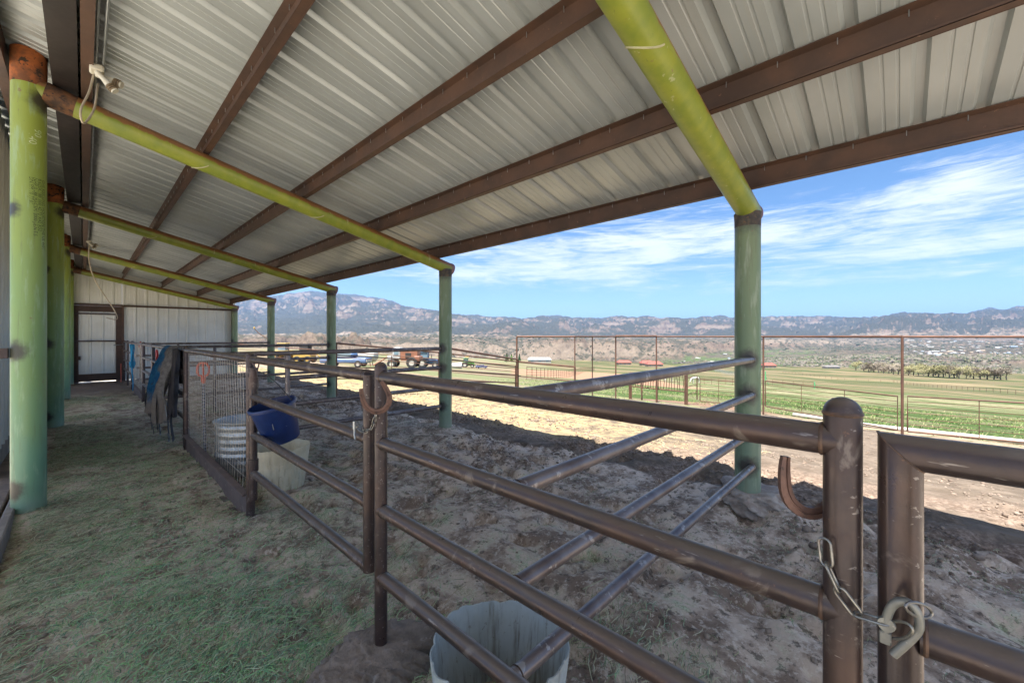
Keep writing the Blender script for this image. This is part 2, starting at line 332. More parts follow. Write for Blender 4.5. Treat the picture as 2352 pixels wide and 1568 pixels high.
def ground_mat(name, zone):
    m, nb, bs = newmat(name); P = nb.node('ShaderNodeTexCoord').outputs['Object']; x, y, z = nb.sep(P)
    big = nb.noise(P, .9, 5, .6); med = nb.noise(P, 3.4, 6, .65); fin = nb.noise(P, 22, 6, .7); gr = nb.noise(P, 90, 4, .7)
    hgh = fin
    if zone == 'floor':
        dirt = nb.mix(nb.ramp(med, .40, .60), (.25, .18, .135), (.64, .51, .41))
        dirt = nb.mix(nb.math('MULTIPLY', nb.ramp(fin, .52, .6), .55), dirt, (.76, .66, .56)); dirt = nb.mix(nb.math('MULTIPLY', nb.math('SUBTRACT', 1, nb.ramp(nb.noise(P, 13, 6, .72), .38, .46)), .75), dirt, (.085, .065, .05))
        # chopped hay and chaff trodden into the soil: greener towards the aisle
        g = nb.math('ADD', nb.math('MULTIPLY', nb.math('SUBTRACT', 2.1, x), .17), nb.math('MULTIPLY', nb.math('SUBTRACT', big, .5), 1.5))
        g = nb.math('ADD', g, nb.math('MULTIPLY', nb.math('SUBTRACT', med, .5), 2.2))
        gm = nb.math('MULTIPLY', nb.ramp(g, -.12, .5), nb.math('MULTIPLY', nb.ramp(fin, .36, .6), .8))
        hay = nb.mix(nb.ramp(gr, .4, .62), (.22, .205, .115), (.58, .54, .34))
        hay = nb.mix(nb.ramp(nb.noise(P, 1.7, 4, .6), .5, .64), hay, nb.mix(nb.ramp(gr, .4, .6), (.16, .22, .11), (.45, .55, .33)))
        col = nb.mix(gm, dirt, hay)
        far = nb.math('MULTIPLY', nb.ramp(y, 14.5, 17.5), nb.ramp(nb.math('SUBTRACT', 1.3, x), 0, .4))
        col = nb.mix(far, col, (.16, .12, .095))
        finish(nb, bs, col, .95, 0, nb.math('ADD', fin, nb.math('MULTIPLY', gr, .6)), .9, .012, .2)
    elif zone == 'corral':
        dirt = nb.mix(nb.ramp(med, .35, .68), (.115, .09, .068), (.195, .155, .12))
        dirt = nb.mix(nb.math('MULTIPLY', nb.ramp(fin, .5, .72), .5), dirt, (.12, .088, .062)); dirt = nb.mix(nb.math('MULTIPLY', nb.math('SUBTRACT', 1, nb.ramp(nb.noise(P, 7, 7, .75), .36, .45)), .7), dirt, (.075, .055, .04))
        mud = nb.mix(nb.ramp(fin, .4, .66), (.14, .095, .07), (.38, .285, .22))
        mm = nb.math('MULTIPLY', nb.math('SUBTRACT', 1.0, nb.ramp(x, 5.2, 7.2)), nb.ramp(nb.math('ADD', big, nb.math('MULTIPLY', med, .5)), .6, .85))
        col = nb.mix(mm, dirt, mud)
        st = nb.math('MULTIPLY', nb.math('MULTIPLY', nb.ramp(x, 5., 5.8), nb.math('SUBTRACT', 1., nb.ramp(x, 7.5, 10.))), nb.ramp(y, 1.5, 5.))
        st = nb.math('MULTIPLY', st, nb.ramp(nb.math('ADD', med, nb.math('MULTIPLY', gr, .4)), .55, .85))
        col = nb.mix(st, col, (.36, .28, .14))
        gg = nb.math('MULTIPLY', nb.ramp(nb.math('ADD', x, nb.math('MULTIPLY', y, .55)), 15.5, 18.5), nb.ramp(nb.noise(P, .45, 5, .65), .48, .62)); gg = nb.math('MULTIPLY', gg, nb.ramp(y, 6, 9))
        col = nb.mix(gg, col, nb.mix(nb.ramp(gr, .4, .6), (.11, .16, .045), (.25, .26, .12)))
        finish(nb, bs, col, .95, 0, nb.math('ADD', fin, nb.math('MULTIPLY', gr, .5)), .8, .02, .2)
    else:
        # pasture: green and straw coloured patches, bare lots on the left
        n0 = nb.noise(nb.scalev(P, (.02, .035, 1)), 1.0, 6, .62); n1 = nb.noise(nb.scalev(P, (.25, .12, 1)), 1.0, 6, .65); n2 = nb.noise(P, 2.2, 5, .7); n3 = nb.noise(P, 9, 4, .7)
        grn = nb.mix(nb.ramp(n2, .35, .66), (.030, .066, .013), (.058, .088, .025))
        grn = nb.mix(nb.ramp(n1, .46, .62), grn, nb.mix(nb.ramp(n3, .4, .6), (.095, .10, .045), (.17, .16, .095)))
        straw = nb.mix(nb.ramp(n2, .35, .65), (.24, .215, .135), (.14, .14, .07))
        band = nb.math('MULTIPLY', nb.ramp(x, 45, 70), nb.math('SUBTRACT', 1, nb.ramp(x, 90, 125)))
        col = nb.mix(nb.math('MULTIPLY', band, nb.ramp(n1, .36, .58)), grn, straw)
        far = nb.ramp(nb.math('ADD', x, nb.math('MULTIPLY', n0, 60)), 130, 175)
        oliv = nb.mix(nb.ramp(n0, .42, .58), (.058, .072, .028), (.115, .098, .055)); oliv = nb.mix(nb.math('MULTIPLY', nb.ramp(nb.noise(nb.scalev(P, (.035, .006, 1)), 1., 4, .5), .52, .6), .7), oliv, (.21, .165, .10))
        col = nb.mix(far, col, oliv)
        lot = nb.math('MULTIPLY', nb.ramp(nb.math('SUBTRACT', nb.math('ADD', y, nb.math('MULTIPLY', n0, 20)), nb.math('MULTIPLY', x, .82)), 2, 14), 1.0)
        dirt = nb.mix(nb.ramp(n1, .4, .62), (.21, .16, .12), (.135, .125, .07))
        dirt = nb.mix(nb.math('MULTIPLY', nb.ramp(n0, .47, .56), .8), dirt, (.13, .15, .07))
        col = nb.mix(lot, col, dirt)
        # freshly worked arena
        ax = nb.math('SUBTRACT', x, 78); ay = nb.math('SUBTRACT', y, 52)
        p = nb.math('ADD', nb.math('MULTIPLY', ax, .73), nb.math('MULTIPLY', ay, .69)); q = nb.math('SUBTRACT', nb.math('MULTIPLY', ax, .69), nb.math('MULTIPLY', ay, .73))
        am = nb.math('MULTIPLY', nb.math('SUBTRACT', 1, nb.ramp(nb.math('ABSOLUTE', p), 26, 28)), nb.math('SUBTRACT', 1, nb.ramp(nb.math('ABSOLUTE', q), 15, 17)))
        col = nb.mix(am, col, nb.mix(n2, (.22, .13, .08), (.28, .18, .12)))
        soil = nb.math('SUBTRACT', 1, nb.ramp(nb.math('ADD', nb.math('ABSOLUTE', nb.math('SUBTRACT', y, 7.4)), nb.math('MULTIPLY', nb.math('ABSOLUTE', nb.math('SUBTRACT', x, 21.5)), 1.1)), 3.2, 4.4)); col = nb.mix(soil, col, nb.mix(n2, (.13, .08, .055), (.25, .165, .115)))
        bare = nb.math('MULTIPLY', nb.math('SUBTRACT', 1, nb.ramp(x, 20.6, 22.)), nb.ramp(n2, .35, .55)); col = nb.mix(bare, col, (.33, .25, .18))
        finish(nb, bs, col, .95, 0, nb.math('ADD', n2, nb.math('MULTIPLY', n3, .6)), 1.0, .12, .15)
    return m
gfloor, gcorral, gpast = ground_mat('stall_floor_soil', 'floor'), ground_mat('corral_dirt', 'corral'), ground_mat('pasture_grass', 'pasture')
def ground_piece(name, keep, m):
    F = grid_faces(len(XA), len(YA), keep); V, F = compact(GV, F); o = npmesh(name, V, F[:, ::1], m); tag(o, kind='structure'); return o
inside = (cxm < 4.55) & (cym > -1.6) & (cym < 20.4) & (cxm > -1.2)
bounce_yard = (~inside) & (cxm < 4.55) & (cym > -60) & (cym < 60)
fence_line = 18.9 + .45 * np.clip(cym, 0, 5)
corr = (~inside) & (~bounce_yard) & (cxm < fence_line) & (cym > -30) & (cym < 26)
past = (~inside) & (~corr) & (~bounce_yard) & (dep < 400) 
ground_piece('barn_floor', inside, gfloor); ground_piece('corral_ground', corr, gcorral); ground_piece('pasture', past, gpast); ground_piece('bounce_yard', bounce_yard, simple('pale_bounce_dirt', (.60, .54, .45), (.52, .46, .38), 2, .95, 0, .5, bdist=.02))  # last piece: unseen pale ground added to bounce sun under the roof

# far valley and mountains: a height field on a fan of bearings and distances
SKY = [(-400, 655), (100, 640), (300, 652), (450, 676), (549, 690), (643, 678), (690, 671), (731, 669), (777, 674), (816, 677), (848, 683), (901, 691), (923, 703), (1005, 713), (1040, 722), (1102, 725), (1132, 729), (1187, 730), (1197, 732), (1220, 731), (1249, 725), (1288, 725.6), (1320, 731), (1379, 731.5), (1418, 726.6), (1460, 728.8), (1490, 725.9), (1516, 731), (1555, 729.8), (1578, 733), (1607, 728), (1635, 728), (1656, 723.5), (1679, 729.8), (1720, 731), (1773, 727.3), (1899, 726.8), (1974, 730.5), (2020, 728), (2075, 718), (2120, 719), (2168, 721.8), (2193, 719), (2221, 720.5), (2273, 706.5), (2294, 711.7), (2315, 711), (2336, 704.2), (2380, 702), (2500, 708), (2700, 700), (3000, 715)]
sx = np.array([s_[0] for s_ in SKY], float); sy = np.array([s_[1] for s_ in SKY], float)
px = np.concatenate([np.arange(-200, 500, 10), np.arange(500, 2400, 2.5), np.arange(2400, 2900, 10)]).astype(float)
Zs = np.concatenate([np.linspace(392, 900, 60), np.geomspace(905, 3600, 130), np.geomspace(3620, 12500, 150), [14000, 16000]])
TT, ZZ = np.meshgrid((px - HX) / FPX, Zs, indexing='ij'); PX = TT * FPX + HX
WX = ZZ * (SA + TT * CA); WY = ZZ * (CA - TT * SA)
base0 = Hbase(WX)
left = 1 - sstep(PX, 900, 1500)
def valley(WX, WY, ZZ, PX):
    k = sstep(ZZ, 400, 640)
    v = -62 + 22 * sstep(ZZ, 1500, 6000)
    # eroded bench / badlands
    n = fbm(WX / 420, WY / 420, 70, 5, .5); g = fbm(WX / 95, WY / 95, 80, 5, .55, True); g2 = fbm(WX / 33, WY / 33, 85, 3, .55, True)
    right = sstep(PX, 1750, 2050)
    edge = (ZZ - (1250 + 900 * sstep(PX, 1300, 1900) - 500 * (1 - sstep(PX, 700, 1150)))) / 520 + (n - .5) * 2.4
    top = (34 * (1 - right) + 14 * right + 14 * (1 - sstep(PX, 950, 1500))) * (.45 + 1.1 * fbm(WX / 300, WY / 300, 77, 3))
    v = v + sstep(edge + (g - .5) * .9, -.4, .55) * top + (g - .5) * (26 - 10 * right) * sstep(edge, -1.6, -.2) + (g2 - .5) * 7
    # low bluff above the river on the right
    e2 = (ZZ - 820) / 90 + (fbm(WX / 160, WY / 160, 90, 4) - .5) * 3
    v = v + right * sstep(e2 + (g - .5) * .8, 0, 1) * 12
    return base0 * (1 - k) + v * k
hz = valley(WX, WY, ZZ, PX)
ysk = np.interp(PX, sx, sy) + (fbm(PX / 22, PX * 0 + 2, 171, 4, .6, True) - .62) * 5
def layer(Z0, Zr, frac, seed, gsc, amp):
    """a range rising from Z0 to its crest at Zr; frac = share of the skyline height it reaches"""
    crest = CAMZ + ((HY - ysk) * frac) / FPX * Zr
    u = np.clip((ZZ - Z0) / (Zr - Z0), 0, 1.25)
    prof = np.where(u < 1, u ** 1.25, 1 - (u - 1) * 1.5)
    gul = fbm(WX / gsc, WY / gsc, seed, 6, .55, True)
    cut = np.sin(np.clip(u, 0, 1) * math.pi) ** .8
    return (crest + 40) * prof + (gul - .55) * amp * cut * 1.55 - 40
m1 = layer(3700, 9500, 1.0, 120, 900, 520)
m1b = layer(3300, 9500, 1.0, 131, 420, 240)
frac2 = .62 + .34 * fbm(PX / 130, PX * 0 + 4, 150, 3) - .12
hzm = np.maximum(m1, m1b)
# cliff band near the crest of the big mountain on the left
lm = 1 - sstep(PX, 900, 1150)
m2 = layer(2700, 5600, 1, 140, 420, 230); fr = np.interp(PX, [-200, 500, 640, 760, 900, 1040, 1150, 1300, 1700, 1800, 1905, 1925, 2000, 2075, 2352, 2800], [.5, .5, .55, .48, .56, .62, .7, .25, .2, .3, .3, .5, .88, .97, .93, .9])
m2 = (m2 + 40) * fr - 40
hz = np.where(ZZ > 2600, np.maximum(hz, np.maximum(hzm, m2)), hz)
cl = lm * sstep(hz, 430, 560) * 90 * sstep(fbm(WX / 500, WY / 500, 160, 3), .35, .6); 
hz = np.minimum(hz, CAMZ + (HY - ysk + 1.0) / FPX * ZZ)
hz[:, -2:] = hz[:, -3:-2] - np.array([[300, 500]])
hz[:, 0] = base0[:, 0] - .6
FV = np.stack([WX.ravel(), WY.ravel(), hz.ravel()], 1); nr, nc = WX.shape
zc = (ZZ[:-1, :-1] + ZZ[1:, 1:]) / 2
def land_mat(name, far):
    m, nb, bs = newmat(name); P = nb.node('ShaderNodeTexCoord').outputs['Object']; x, y, z = nb.sep(P)
    geo = nb.node('ShaderNodeNewGeometry'); nz = nb.sep(geo.outputs['Normal'])[2]
    sc = .0035 if far else .02
    n1 = nb.noise(P, sc, 8, .62); n2 = nb.noise(P, sc * 7, 6, .65); n3 = nb.noise(P, sc * 40, 5, .7); strata = nb.noise(nb.scalev(P, (.0006, .0006, .03)), 1.0, 4, .5)
    tan = nb.mix(nb.ramp(n2, .35, .65), (.19, .145, .112), (.11, .085, .07)); tan = nb.mix(nb.math('MULTIPLY', nb.ramp(strata, .45, .6), .6), tan, (.24, .20, .16))
    shrub = nb.mix(nb.ramp(n3, .4, .6), (.026, .036, .030), (.062, .064, .048))
    s = nb.math('ADD', nb.math('MULTIPLY', nb.math('SUBTRACT', nz, .80), 3.2 if far else 2.2), nb.math('MULTIPLY', nb.math('SUBTRACT', n1, .5), 3.4)); s = nb.math('ADD', s, nb.math('MULTIPLY', nb.math('SUBTRACT', n3, .5), 1.4)); s = nb.math('ADD', s, .78)
    mk = nb.math('MULTIPLY', nb.ramp(s, .42, 1.0), .9) if far else nb.math('MULTIPLY', nb.ramp(s, .80, 1.35), .8)
    col = nb.mix(mk, tan, shrub)
    if not far:
        low = nb.math('SUBTRACT', 1, nb.ramp(nb.math('ADD', z, nb.math('MULTIPLY', n1, 10)), -56, -46))
        fld = nb.mix(nb.ramp(nb.noise(nb.scalev(P, (.004, .012, 0)), 1.2, 4, .5), .5, .54), (.11, .10, .07), (.075, .12, .04))
        fld = nb.mix(nb.ramp(n3, .5, .62), fld, (.12, .115, .085)); col = nb.mix(nb.math('MULTIPLY', low, .85), col, fld)
    finish(nb, bs, col, .95, 0, nb.math('ADD', n2, n3), 1.0, 14 if far else 3, .1); return m
vm, mm_ = land_mat('valley_land', False), land_mat('mountain_rock', True)
for nm, kp, mt in (('valley', zc < 3300, vm), ('mountains', zc >= 3300, mm_)):
    F = grid_faces(nr, nc, kp); V, F = compact(FV, F); tag(npmesh(nm, V, F, mt), kind='structure')
def Hfar(x, y):
    Z = x * SA + y * CA; t = (x * CA - y * SA) / Z
    i = min(max(np.searchsorted(px, t * FPX + HX), 1), len(px) - 1); j = min(max(np.searchsorted(Zs, Z), 1), len(Zs) - 1)
    return float(hz[i, j])

# ------------------------------------------------------------------ the barn lean-to
ROOF0 = 3.39
def RZ(x): return ROOF0 + (3.08 - x) * .227
barn = thing('barn', (0, 0, 0), 'open lean-to of a metal barn on green pipe columns with ribbed sheet roof', 'barn')
Y0, Y1 = -1.05, 20.5  # unseen roof end cut close behind the camera to let light in
def rib_profile(a, b_, per=.305, big=.036, top=.045, foot=.085, minor=.005):
    out = []; y = a
    while y < b_:
        for dy, h in ((0, 0), (.018, big), (.018 + top, big), (foot, 0), (.135, 0), (.14, minor), (.152, minor), (.157, 0), (.21, 0), (.215, minor), (.227, minor), (.232, 0)):
            if y + dy <= b_: out.append((y + dy, h))
        y += per
    return out
pr = rib_profile(Y0, Y1)
V = []; F = []
xs = [-2.45, .5, 2., 3.2, 4.42]  # unseen left overhang added to shade the aisle, sun striking just beyond
for x in xs:
    for (y, h) in pr: V.append((x, y, RZ(x) + .003 + h))
n = len(pr)
ro = npmesh('roof', np.array(V), grid_faces(len(xs), n), roofm, barn, False)
sm = ro.modifiers.new('s', 'SOLIDIFY'); sm.thickness = .0015; sm.offset = 1
def wall_panel(name, p0, p1, z0, z1f, nrm, m, parent, per=.305, off=0):
    """ribbed sheet from p0 to p1 (xy), ribs standing out along nrm; z1f(x, y) top height"""
    L = math.dist(p0, p1); d = ((p1[0] - p0[0]) / L, (p1[1] - p0[1]) / L); V = []
    pf = [(s_, h) for s_, h in rib_profile(off, L, per)]
    if off == 0 and pf[-1][0] < L: pf.append((L, 0))
    for s_, h in pf:
        x = p0[0] + d[0] * s_ + nrm[0] * h; y = p0[1] + d[1] * s_ + nrm[1] * h
        V += [(x, y, z0), (x, y, z1f(x, y))]
    k = len(pf); F = [(2 * i, 2 * i + 2, 2 * i + 3, 2 * i + 1) for i in range(k - 1)]
    o = npmesh(name, np.array(V), np.array(F), m, parent, False); sm = o.modifiers.new('s', 'SOLIDIFY'); sm.thickness = .0015; sm.offset = 0; return o
wall_panel('wall', (-.70, 10.9), (-.70, 14.8), 2.9, lambda x, y: RZ(x) - .01, (1, 0), wallm, barn); wall_panel('wall', (-.70, 15.6), (-.70, 19.4), 2.9, lambda x, y: RZ(x) - .01, (1, 0), wallm, barn); wall_panel('wall', (-.70, 19.4), (-.70, 20.42), .30, lambda x, y: RZ(x) - .01, (1, 0), wallm, barn); wall_panel('wall', (-.70, 14.8), (-.70, 15.6), .30, lambda x, y: RZ(x) - .01, (1, 0), wallm, barn)
wall_panel('wall', (-.70, 6.9), (-.70, 10.9), .30, lambda x, y: RZ(x) - .01, (1, 0), wallm, barn)  # near part omitted and unseen open bays added to let light in
YW = 20.46
wall_panel('end_wall', (-.68, YW), (-.25, YW), .02, lambda x, y: RZ(x) + .03, (0, -1), wallm, barn)
wall_panel('end_wall', (.95, YW), (4.42, YW), .02, lambda x, y: RZ(x) + .03, (0, -1), wallm, barn)
wall_panel('end_wall', (-.245, YW), (.945, YW), 2.72, lambda x, y: RZ(x) + .03, (0, -1), wallm, barn)
tag(MB().box((-.74, 13.7, .13), (.12, 13.6, .34)).build('sill', simple('concrete', (.40, .37, .33), (.30, .27, .24), 6, .9, 0, .5, bdist=.01), barn))
MB().box((1.85, YW - .06, 2.70), (5.1, .05, .07)).build('girt', purl, barn)
MB().box((4.30, YW - .07, 1.5), (.05, .06, 3.2)).build('corner_trim', purl, barn)
MB().box((1.86, YW - .085, (RZ(1.86)) - .09), (5.25, .012, .13), Matrix.Rotation(math.atan(.227), 3, 'Y')).build('gable_trim', wallm, barn)
# purlins: C channels opening towards the wall
def channel(x, w_, h, m, name='purlin', t=.006):
    zt = RZ(x) - .006; mb = MB(); yc = (Y0 + 20.38) / 2; L = 20.38 - Y0
    mb.box((x + w_ - t / 2, yc, zt - h / 2), (t, L, h)); mb.box((x + w_ / 2, yc, zt - t / 2 - w_ * .1), (w_, L, t), Matrix.Rotation(math.atan(.227), 3, 'Y')); mb.box((x + w_ / 2 - .001, yc, zt - h + t / 2 + .002), (w_ - .002, L - .01, t))
    mb.box((x + t / 2, yc, zt - h + .012), (t, L - .02, .018))
    o = mb.build(name, m, barn); return o
for x in (.93, 1.99, 3.06, 4.17):
    channel(x, .058, .195, purl)
channel(-.02, .075, .2, purl); channel(-.56, .08, .22, dkrust)
mb = MB(); yc = (Y0 + 20.38) / 2; L = 20.38 - Y0
mb.box((-.12, yc, 3.935), (.165, L, .012)); mb.box((-.12, yc, 4.06), (.012, L, .24)); mb.box((-.12, yc, 4.10), (.163, L - .01, .012)); mb.build('beam', beamm, barn)
# roof screws poking through beside the purlins
mb = MB()
for x in (.93, 1.99, 3.06, 4.17):
    y = Y0 + .1
    while y < 20:
        mb.tube([(x + .035, y, RZ(x + .035)), (x + .035, y, RZ(x + .035) - .05)], .0028, 5); y += .305
tag(mb.build('roof_screws', galv, barn), kind='stuff')
COLY = [1.045, 5.72, 10.46, 15.3, 20.1]
OX, LX = 4.33, -.345
RR = .1
def rafc(x): return RZ(x) - .206 - RR * 1.03
for i, y in enumerate(COLY):
    gz = Hs(OX, y) - .15
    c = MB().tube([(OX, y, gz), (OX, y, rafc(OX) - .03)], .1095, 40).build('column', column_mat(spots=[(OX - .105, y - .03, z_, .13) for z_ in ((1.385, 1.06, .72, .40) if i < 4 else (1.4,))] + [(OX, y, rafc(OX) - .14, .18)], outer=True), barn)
    zt = rafc(OX)
    MB().tube([(OX, y, zt - .17), (OX, y, zt - .10), (OX, y, zt - .04)], [.1103, .1112, .116], 40).build('weld_collar', scorch if i else scorch, c)
    gl = Hs(LX, y) - .15
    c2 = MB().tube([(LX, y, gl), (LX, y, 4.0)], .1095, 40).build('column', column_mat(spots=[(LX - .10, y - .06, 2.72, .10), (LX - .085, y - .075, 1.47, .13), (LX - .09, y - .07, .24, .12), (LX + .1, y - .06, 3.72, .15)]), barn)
    MB().tube([(LX, y, 3.86), (LX, y, 3.93), (LX, y, 4.17)], [.1105, .1125, .1135], 40).build('rusty_cap', rustor, c2)
    for zz in (2.8, 1.47, .26):
        pts = []
        pass
    # rafter
    d = Vector((OX + .12 - LX, 0, rafc(OX + .12) - rafc(LX))); a = Vector((LX, y, rafc(LX)))
    rf = MB().tube([a + d * k for k in (0, .25, .5, .75, 1.0)], RR, 40).build('rafter', rafm, barn)
    dn = d.normalized(); e = a + d
    mb = MB(); mb.tube([e - dn * .05, e - dn * .015, e + dn * .008, e + dn * .016], [RR + .002, RR + .007, RR + .004, RR * .8], 40); mb.build('end_cap', simple('primer_cap', (.13, .075, .085), (.2, .11, .12), 12, .55, .1, .2), rf)
    mb = MB(); mb.tube([a + dn * .1, a + dn * .15, a + dn * .25, a + dn * .30], [RR + .012, RR + .003, RR + .0015, RR + .0006], 40); mb.build('rusty_joint', simple('rust_joint', (.17, .075, .03), (.05, .03, .02), 14, .8, .1, .5, (.03, .02, .02), 22, .55), rf)
    for xx in (1.3, 2.6):
        p = a + dn * xx; mb = MB(); ring = []
        for j in range(25):
            an = -2.7 + j / 24 * 3.0; q = p + Vector((dn.x * .07 * math.sin(an * 1.5), 0, dn.z * .07 * math.sin(an * 1.5))) + (Vector((0, math.cos(an), 0)) + Vector((-dn.z, 0, dn.x)) * math.sin(an)) * (RR + .0008); ring.append(q)
        mb.tube(ring, .0065, 6); mb.build('weld_seam', simple('weld_bead', (.42, .40, .24), (.35, .33, .2), 20, .6, 0, .2), rf)
# door in the end wall
dr = MB()
yd = YW - .075
for c_, s_ in (((-.185, yd, 1.33), (.11, .05, 2.66)), ((.86, yd, 1.33), (.14, .05, 2.66)), ((.335, yd, 2.56), (.93, .05, .2)), ((.335, yd, .16), (.93, .05, .26))): dr.box(c_, s_, bevel=.004)
door = dr.build('door', dkrust, barn)
wall_panel('door_panel', (-.22, YW - .02), (.90, YW - .02), .28, lambda x, y: 2.47, (0, -1), wallm, door, off=.02)
for z_ in (1.43, 2.38): MB().box((.335, yd - .045, z_), (1.18, .035, .05)).build('crossbar', pipe, door)
MB().box((-.16, yd - .035, .85), (.16, .02, .13)).build('patch_plate', dkrust, door)
MB().tube([(.72, yd - .06, 1.28), (.98, yd - .06, 1.30)], .016, 8).build('latch', galv, door)
MB().box((.965, yd, 1.35), (.07, .06, 2.7)).box((.36, yd, 2.69 + .001), (1.26, .055, .05)).build('door_frame', purl, barn)
# girts between wall and columns
for i, y in enumerate(COLY[1:3]):
    for z in (1.45,): MB().box((-.58, y - .0, z), (.24, .09, .09), bevel=.004).build('strut', pipe, barn)
# curb boards by the wall
bd = thing('curb_board', (-.45, 6, 0), 'long weathered concrete curb strip at the foot of the green columns', 'curb')
MB().box((0, 0, -.02), (.06, 19, .22), bevel=.01).build('board', simple('weathered_board', (.30, .26, .225), (.22, .18, .155), 5, .9, 0, .5, bdist=.01), bd)
pl = thing('walkway_slab', (-.60, 7, .0), 'low dusty wooden walkway between the white wall and the curb', 'walkway')
MB().box((0, 0, .0), (.2, 21, .17), bevel=.01).build('slab', simple('dusty_planks', (.26, .20, .165), (.17, .13, .11), 7, .95, 0, .6, bdist=.01), pl)
# ------------------------------------------------------------------ pipe fences and gates of the stalls
PR = .0302
DROPS = (1.4, 1.08, .755, .43)            # rail heights above the datum
def capped_post(mb, x, y, z0, z1, r=PR, n=24):
    mb.tube([(x, y, z0)] + [(x, y, z1 - r + r * .97 * math.sin(R(k))) for k in (0, 15, 30, 45, 60, 75, 86)], [r] + [r * math.cos(R(k)) for k in (0, 15, 30, 45, 60, 75, 86)], n)
def weld(mb, p, d, r=PR):
    """bead of weld around a rail (direction d) where it meets a post"""
    d = Vector(d).normalized(); p = Vector(p); mb.tube([p - d * .004, p, d * .003 + p], [r + .0012, r + .0026, r + .0008], 18, caps=False)
weldm = simple('weld_rust', (.13, .075, .05), (.06, .04, .032), 40, .6, .3, .5)
def fence(name, loc, posts, rails, label, cat='fence', group=None, r=PR, m=None, rr=None):
    """posts: (x, y, z0, z1); rails: (p, q) with direction; local to loc"""
    t = thing(name, loc, label, cat, group); L = Vector(loc); m = m or pipe; rr = rr or r
    for (x, y, z0, z1) in posts:
        mb = MB(); capped_post(mb, x - L.x, y - L.y, z0 - L.z, z1 - L.z, r); mb.build('post', m, t)
    for p, q in rails:
        p = Vector(p) - L; q = Vector(q) - L; rl = MB().tube([p, (p + q) / 2, q], rr, 20).build('rail', m, t)
        if (p.length < 8):
            wb = MB(); d = (q - p).normalized(); weld(wb, p + d * (r + .001), d, rr); weld_o = wb.build('weld_bead', weldm, rl)
            wb = MB(); weld(wb, q - d * (r + .001), d, rr); wb.build('weld_bead', weldm, rl)
    return t
XF = 1.0
zt = 1.40
# front panel: domed post by the camera to the post with the horseshoe
A, B, C_, D_ = .08, 1.837, 4.10, 7.32
fa = fence('pipe_fence', (XF, B, 0), [(XF, A, -.25, 1.485), (XF, B, .02, 1.475)],
           [((XF, A, z), (XF, B, z)) for z in DROPS], 'nearest brown pipe fence panel of four rails with a thick round-topped post', 'fence')
ft = simple('broken_footing', (.27, .21, .17), (.15, .115, .09), 7, .95, 0, .9, (.26, .21, .18), 20, .58, bdist=.02)
def rock(name, m, parent, c, size, seed, sub=4, amp=.35):
    bm = bmesh.new(); bmesh.ops.create_icosphere(bm, subdivisions=sub, radius=1); vs_ = []
    P = np.array([v.co[:] for v in bm.verts]); k = fbm(P[:, 0] * 1.6 + P[:, 2] * 1.1 + seed, P[:, 1] * 1.6 - P[:, 2] * .9 + seed * 2, seed, 5, .55) - .5
    k2 = fbm(P[:, 0] * 7 + P[:, 2] * 5 + seed, P[:, 1] * 7 - P[:, 2] * 4, seed + 9, 3) - .5
    k3 = fbm(P[:, 0] * 17 + P[:, 2] * 13 + seed, P[:, 1] * 17 - P[:, 2] * 11, seed + 19, 3) - .5
    P = P * (1 + amp * k[:, None] * 2 + amp * .6 * k2[:, None] + amp * .28 * k3[:, None]); P[:, 2] = np.clip(P[:, 2], -1, .72 + k * .3)
    P = P * np.array(size) + np.array(c); F = np.array([[v.index for v in f.verts] for f in bm.faces]); bm.free(); return npmesh(name, P, F, m, parent)
rock('footing', ft, fa, (.02, -.03, -.02), (.29, .24, .17), 5, 6, .45)
# swinging gate between the two groups of posts
g2 = thing('pipe_gate', (XF, 1.955, 0), 'brown four-rail pipe gate chained next to the horseshoe post', 'gate')
mb = MB(); mb.tube([(0, 0, .41), (0, 0, 1.405)], PR, 24); mb.build('stile', pipe, g2)
mb = MB(); mb.tube([(0, 2.055, .2), (0, 2.055, 1.33)], PR, 24); mb.build('stile', pipe, g2)
for z in DROPS:
    rl = MB().tube([(0, .0, z - (.0 if z < 1.3 else .0)), (0, 1., z), (0, 2.055 if z < 1.3 else 2.08, z)], PR, 20).build('rail', pipe, g2)
    wb = MB(); weld(wb, (0, PR + .002, z), (0, 1, 0)); wb.build('weld_bead', weldm, rl)
for z in (.5, 1.2):
    MB().tube([(0, 2.055, z - .05), (0, 2.055, z + .05)], PR + .008, 20).box((0, 2.09, z), (.03, .05, .07)).build('hinge', pipe, g2)
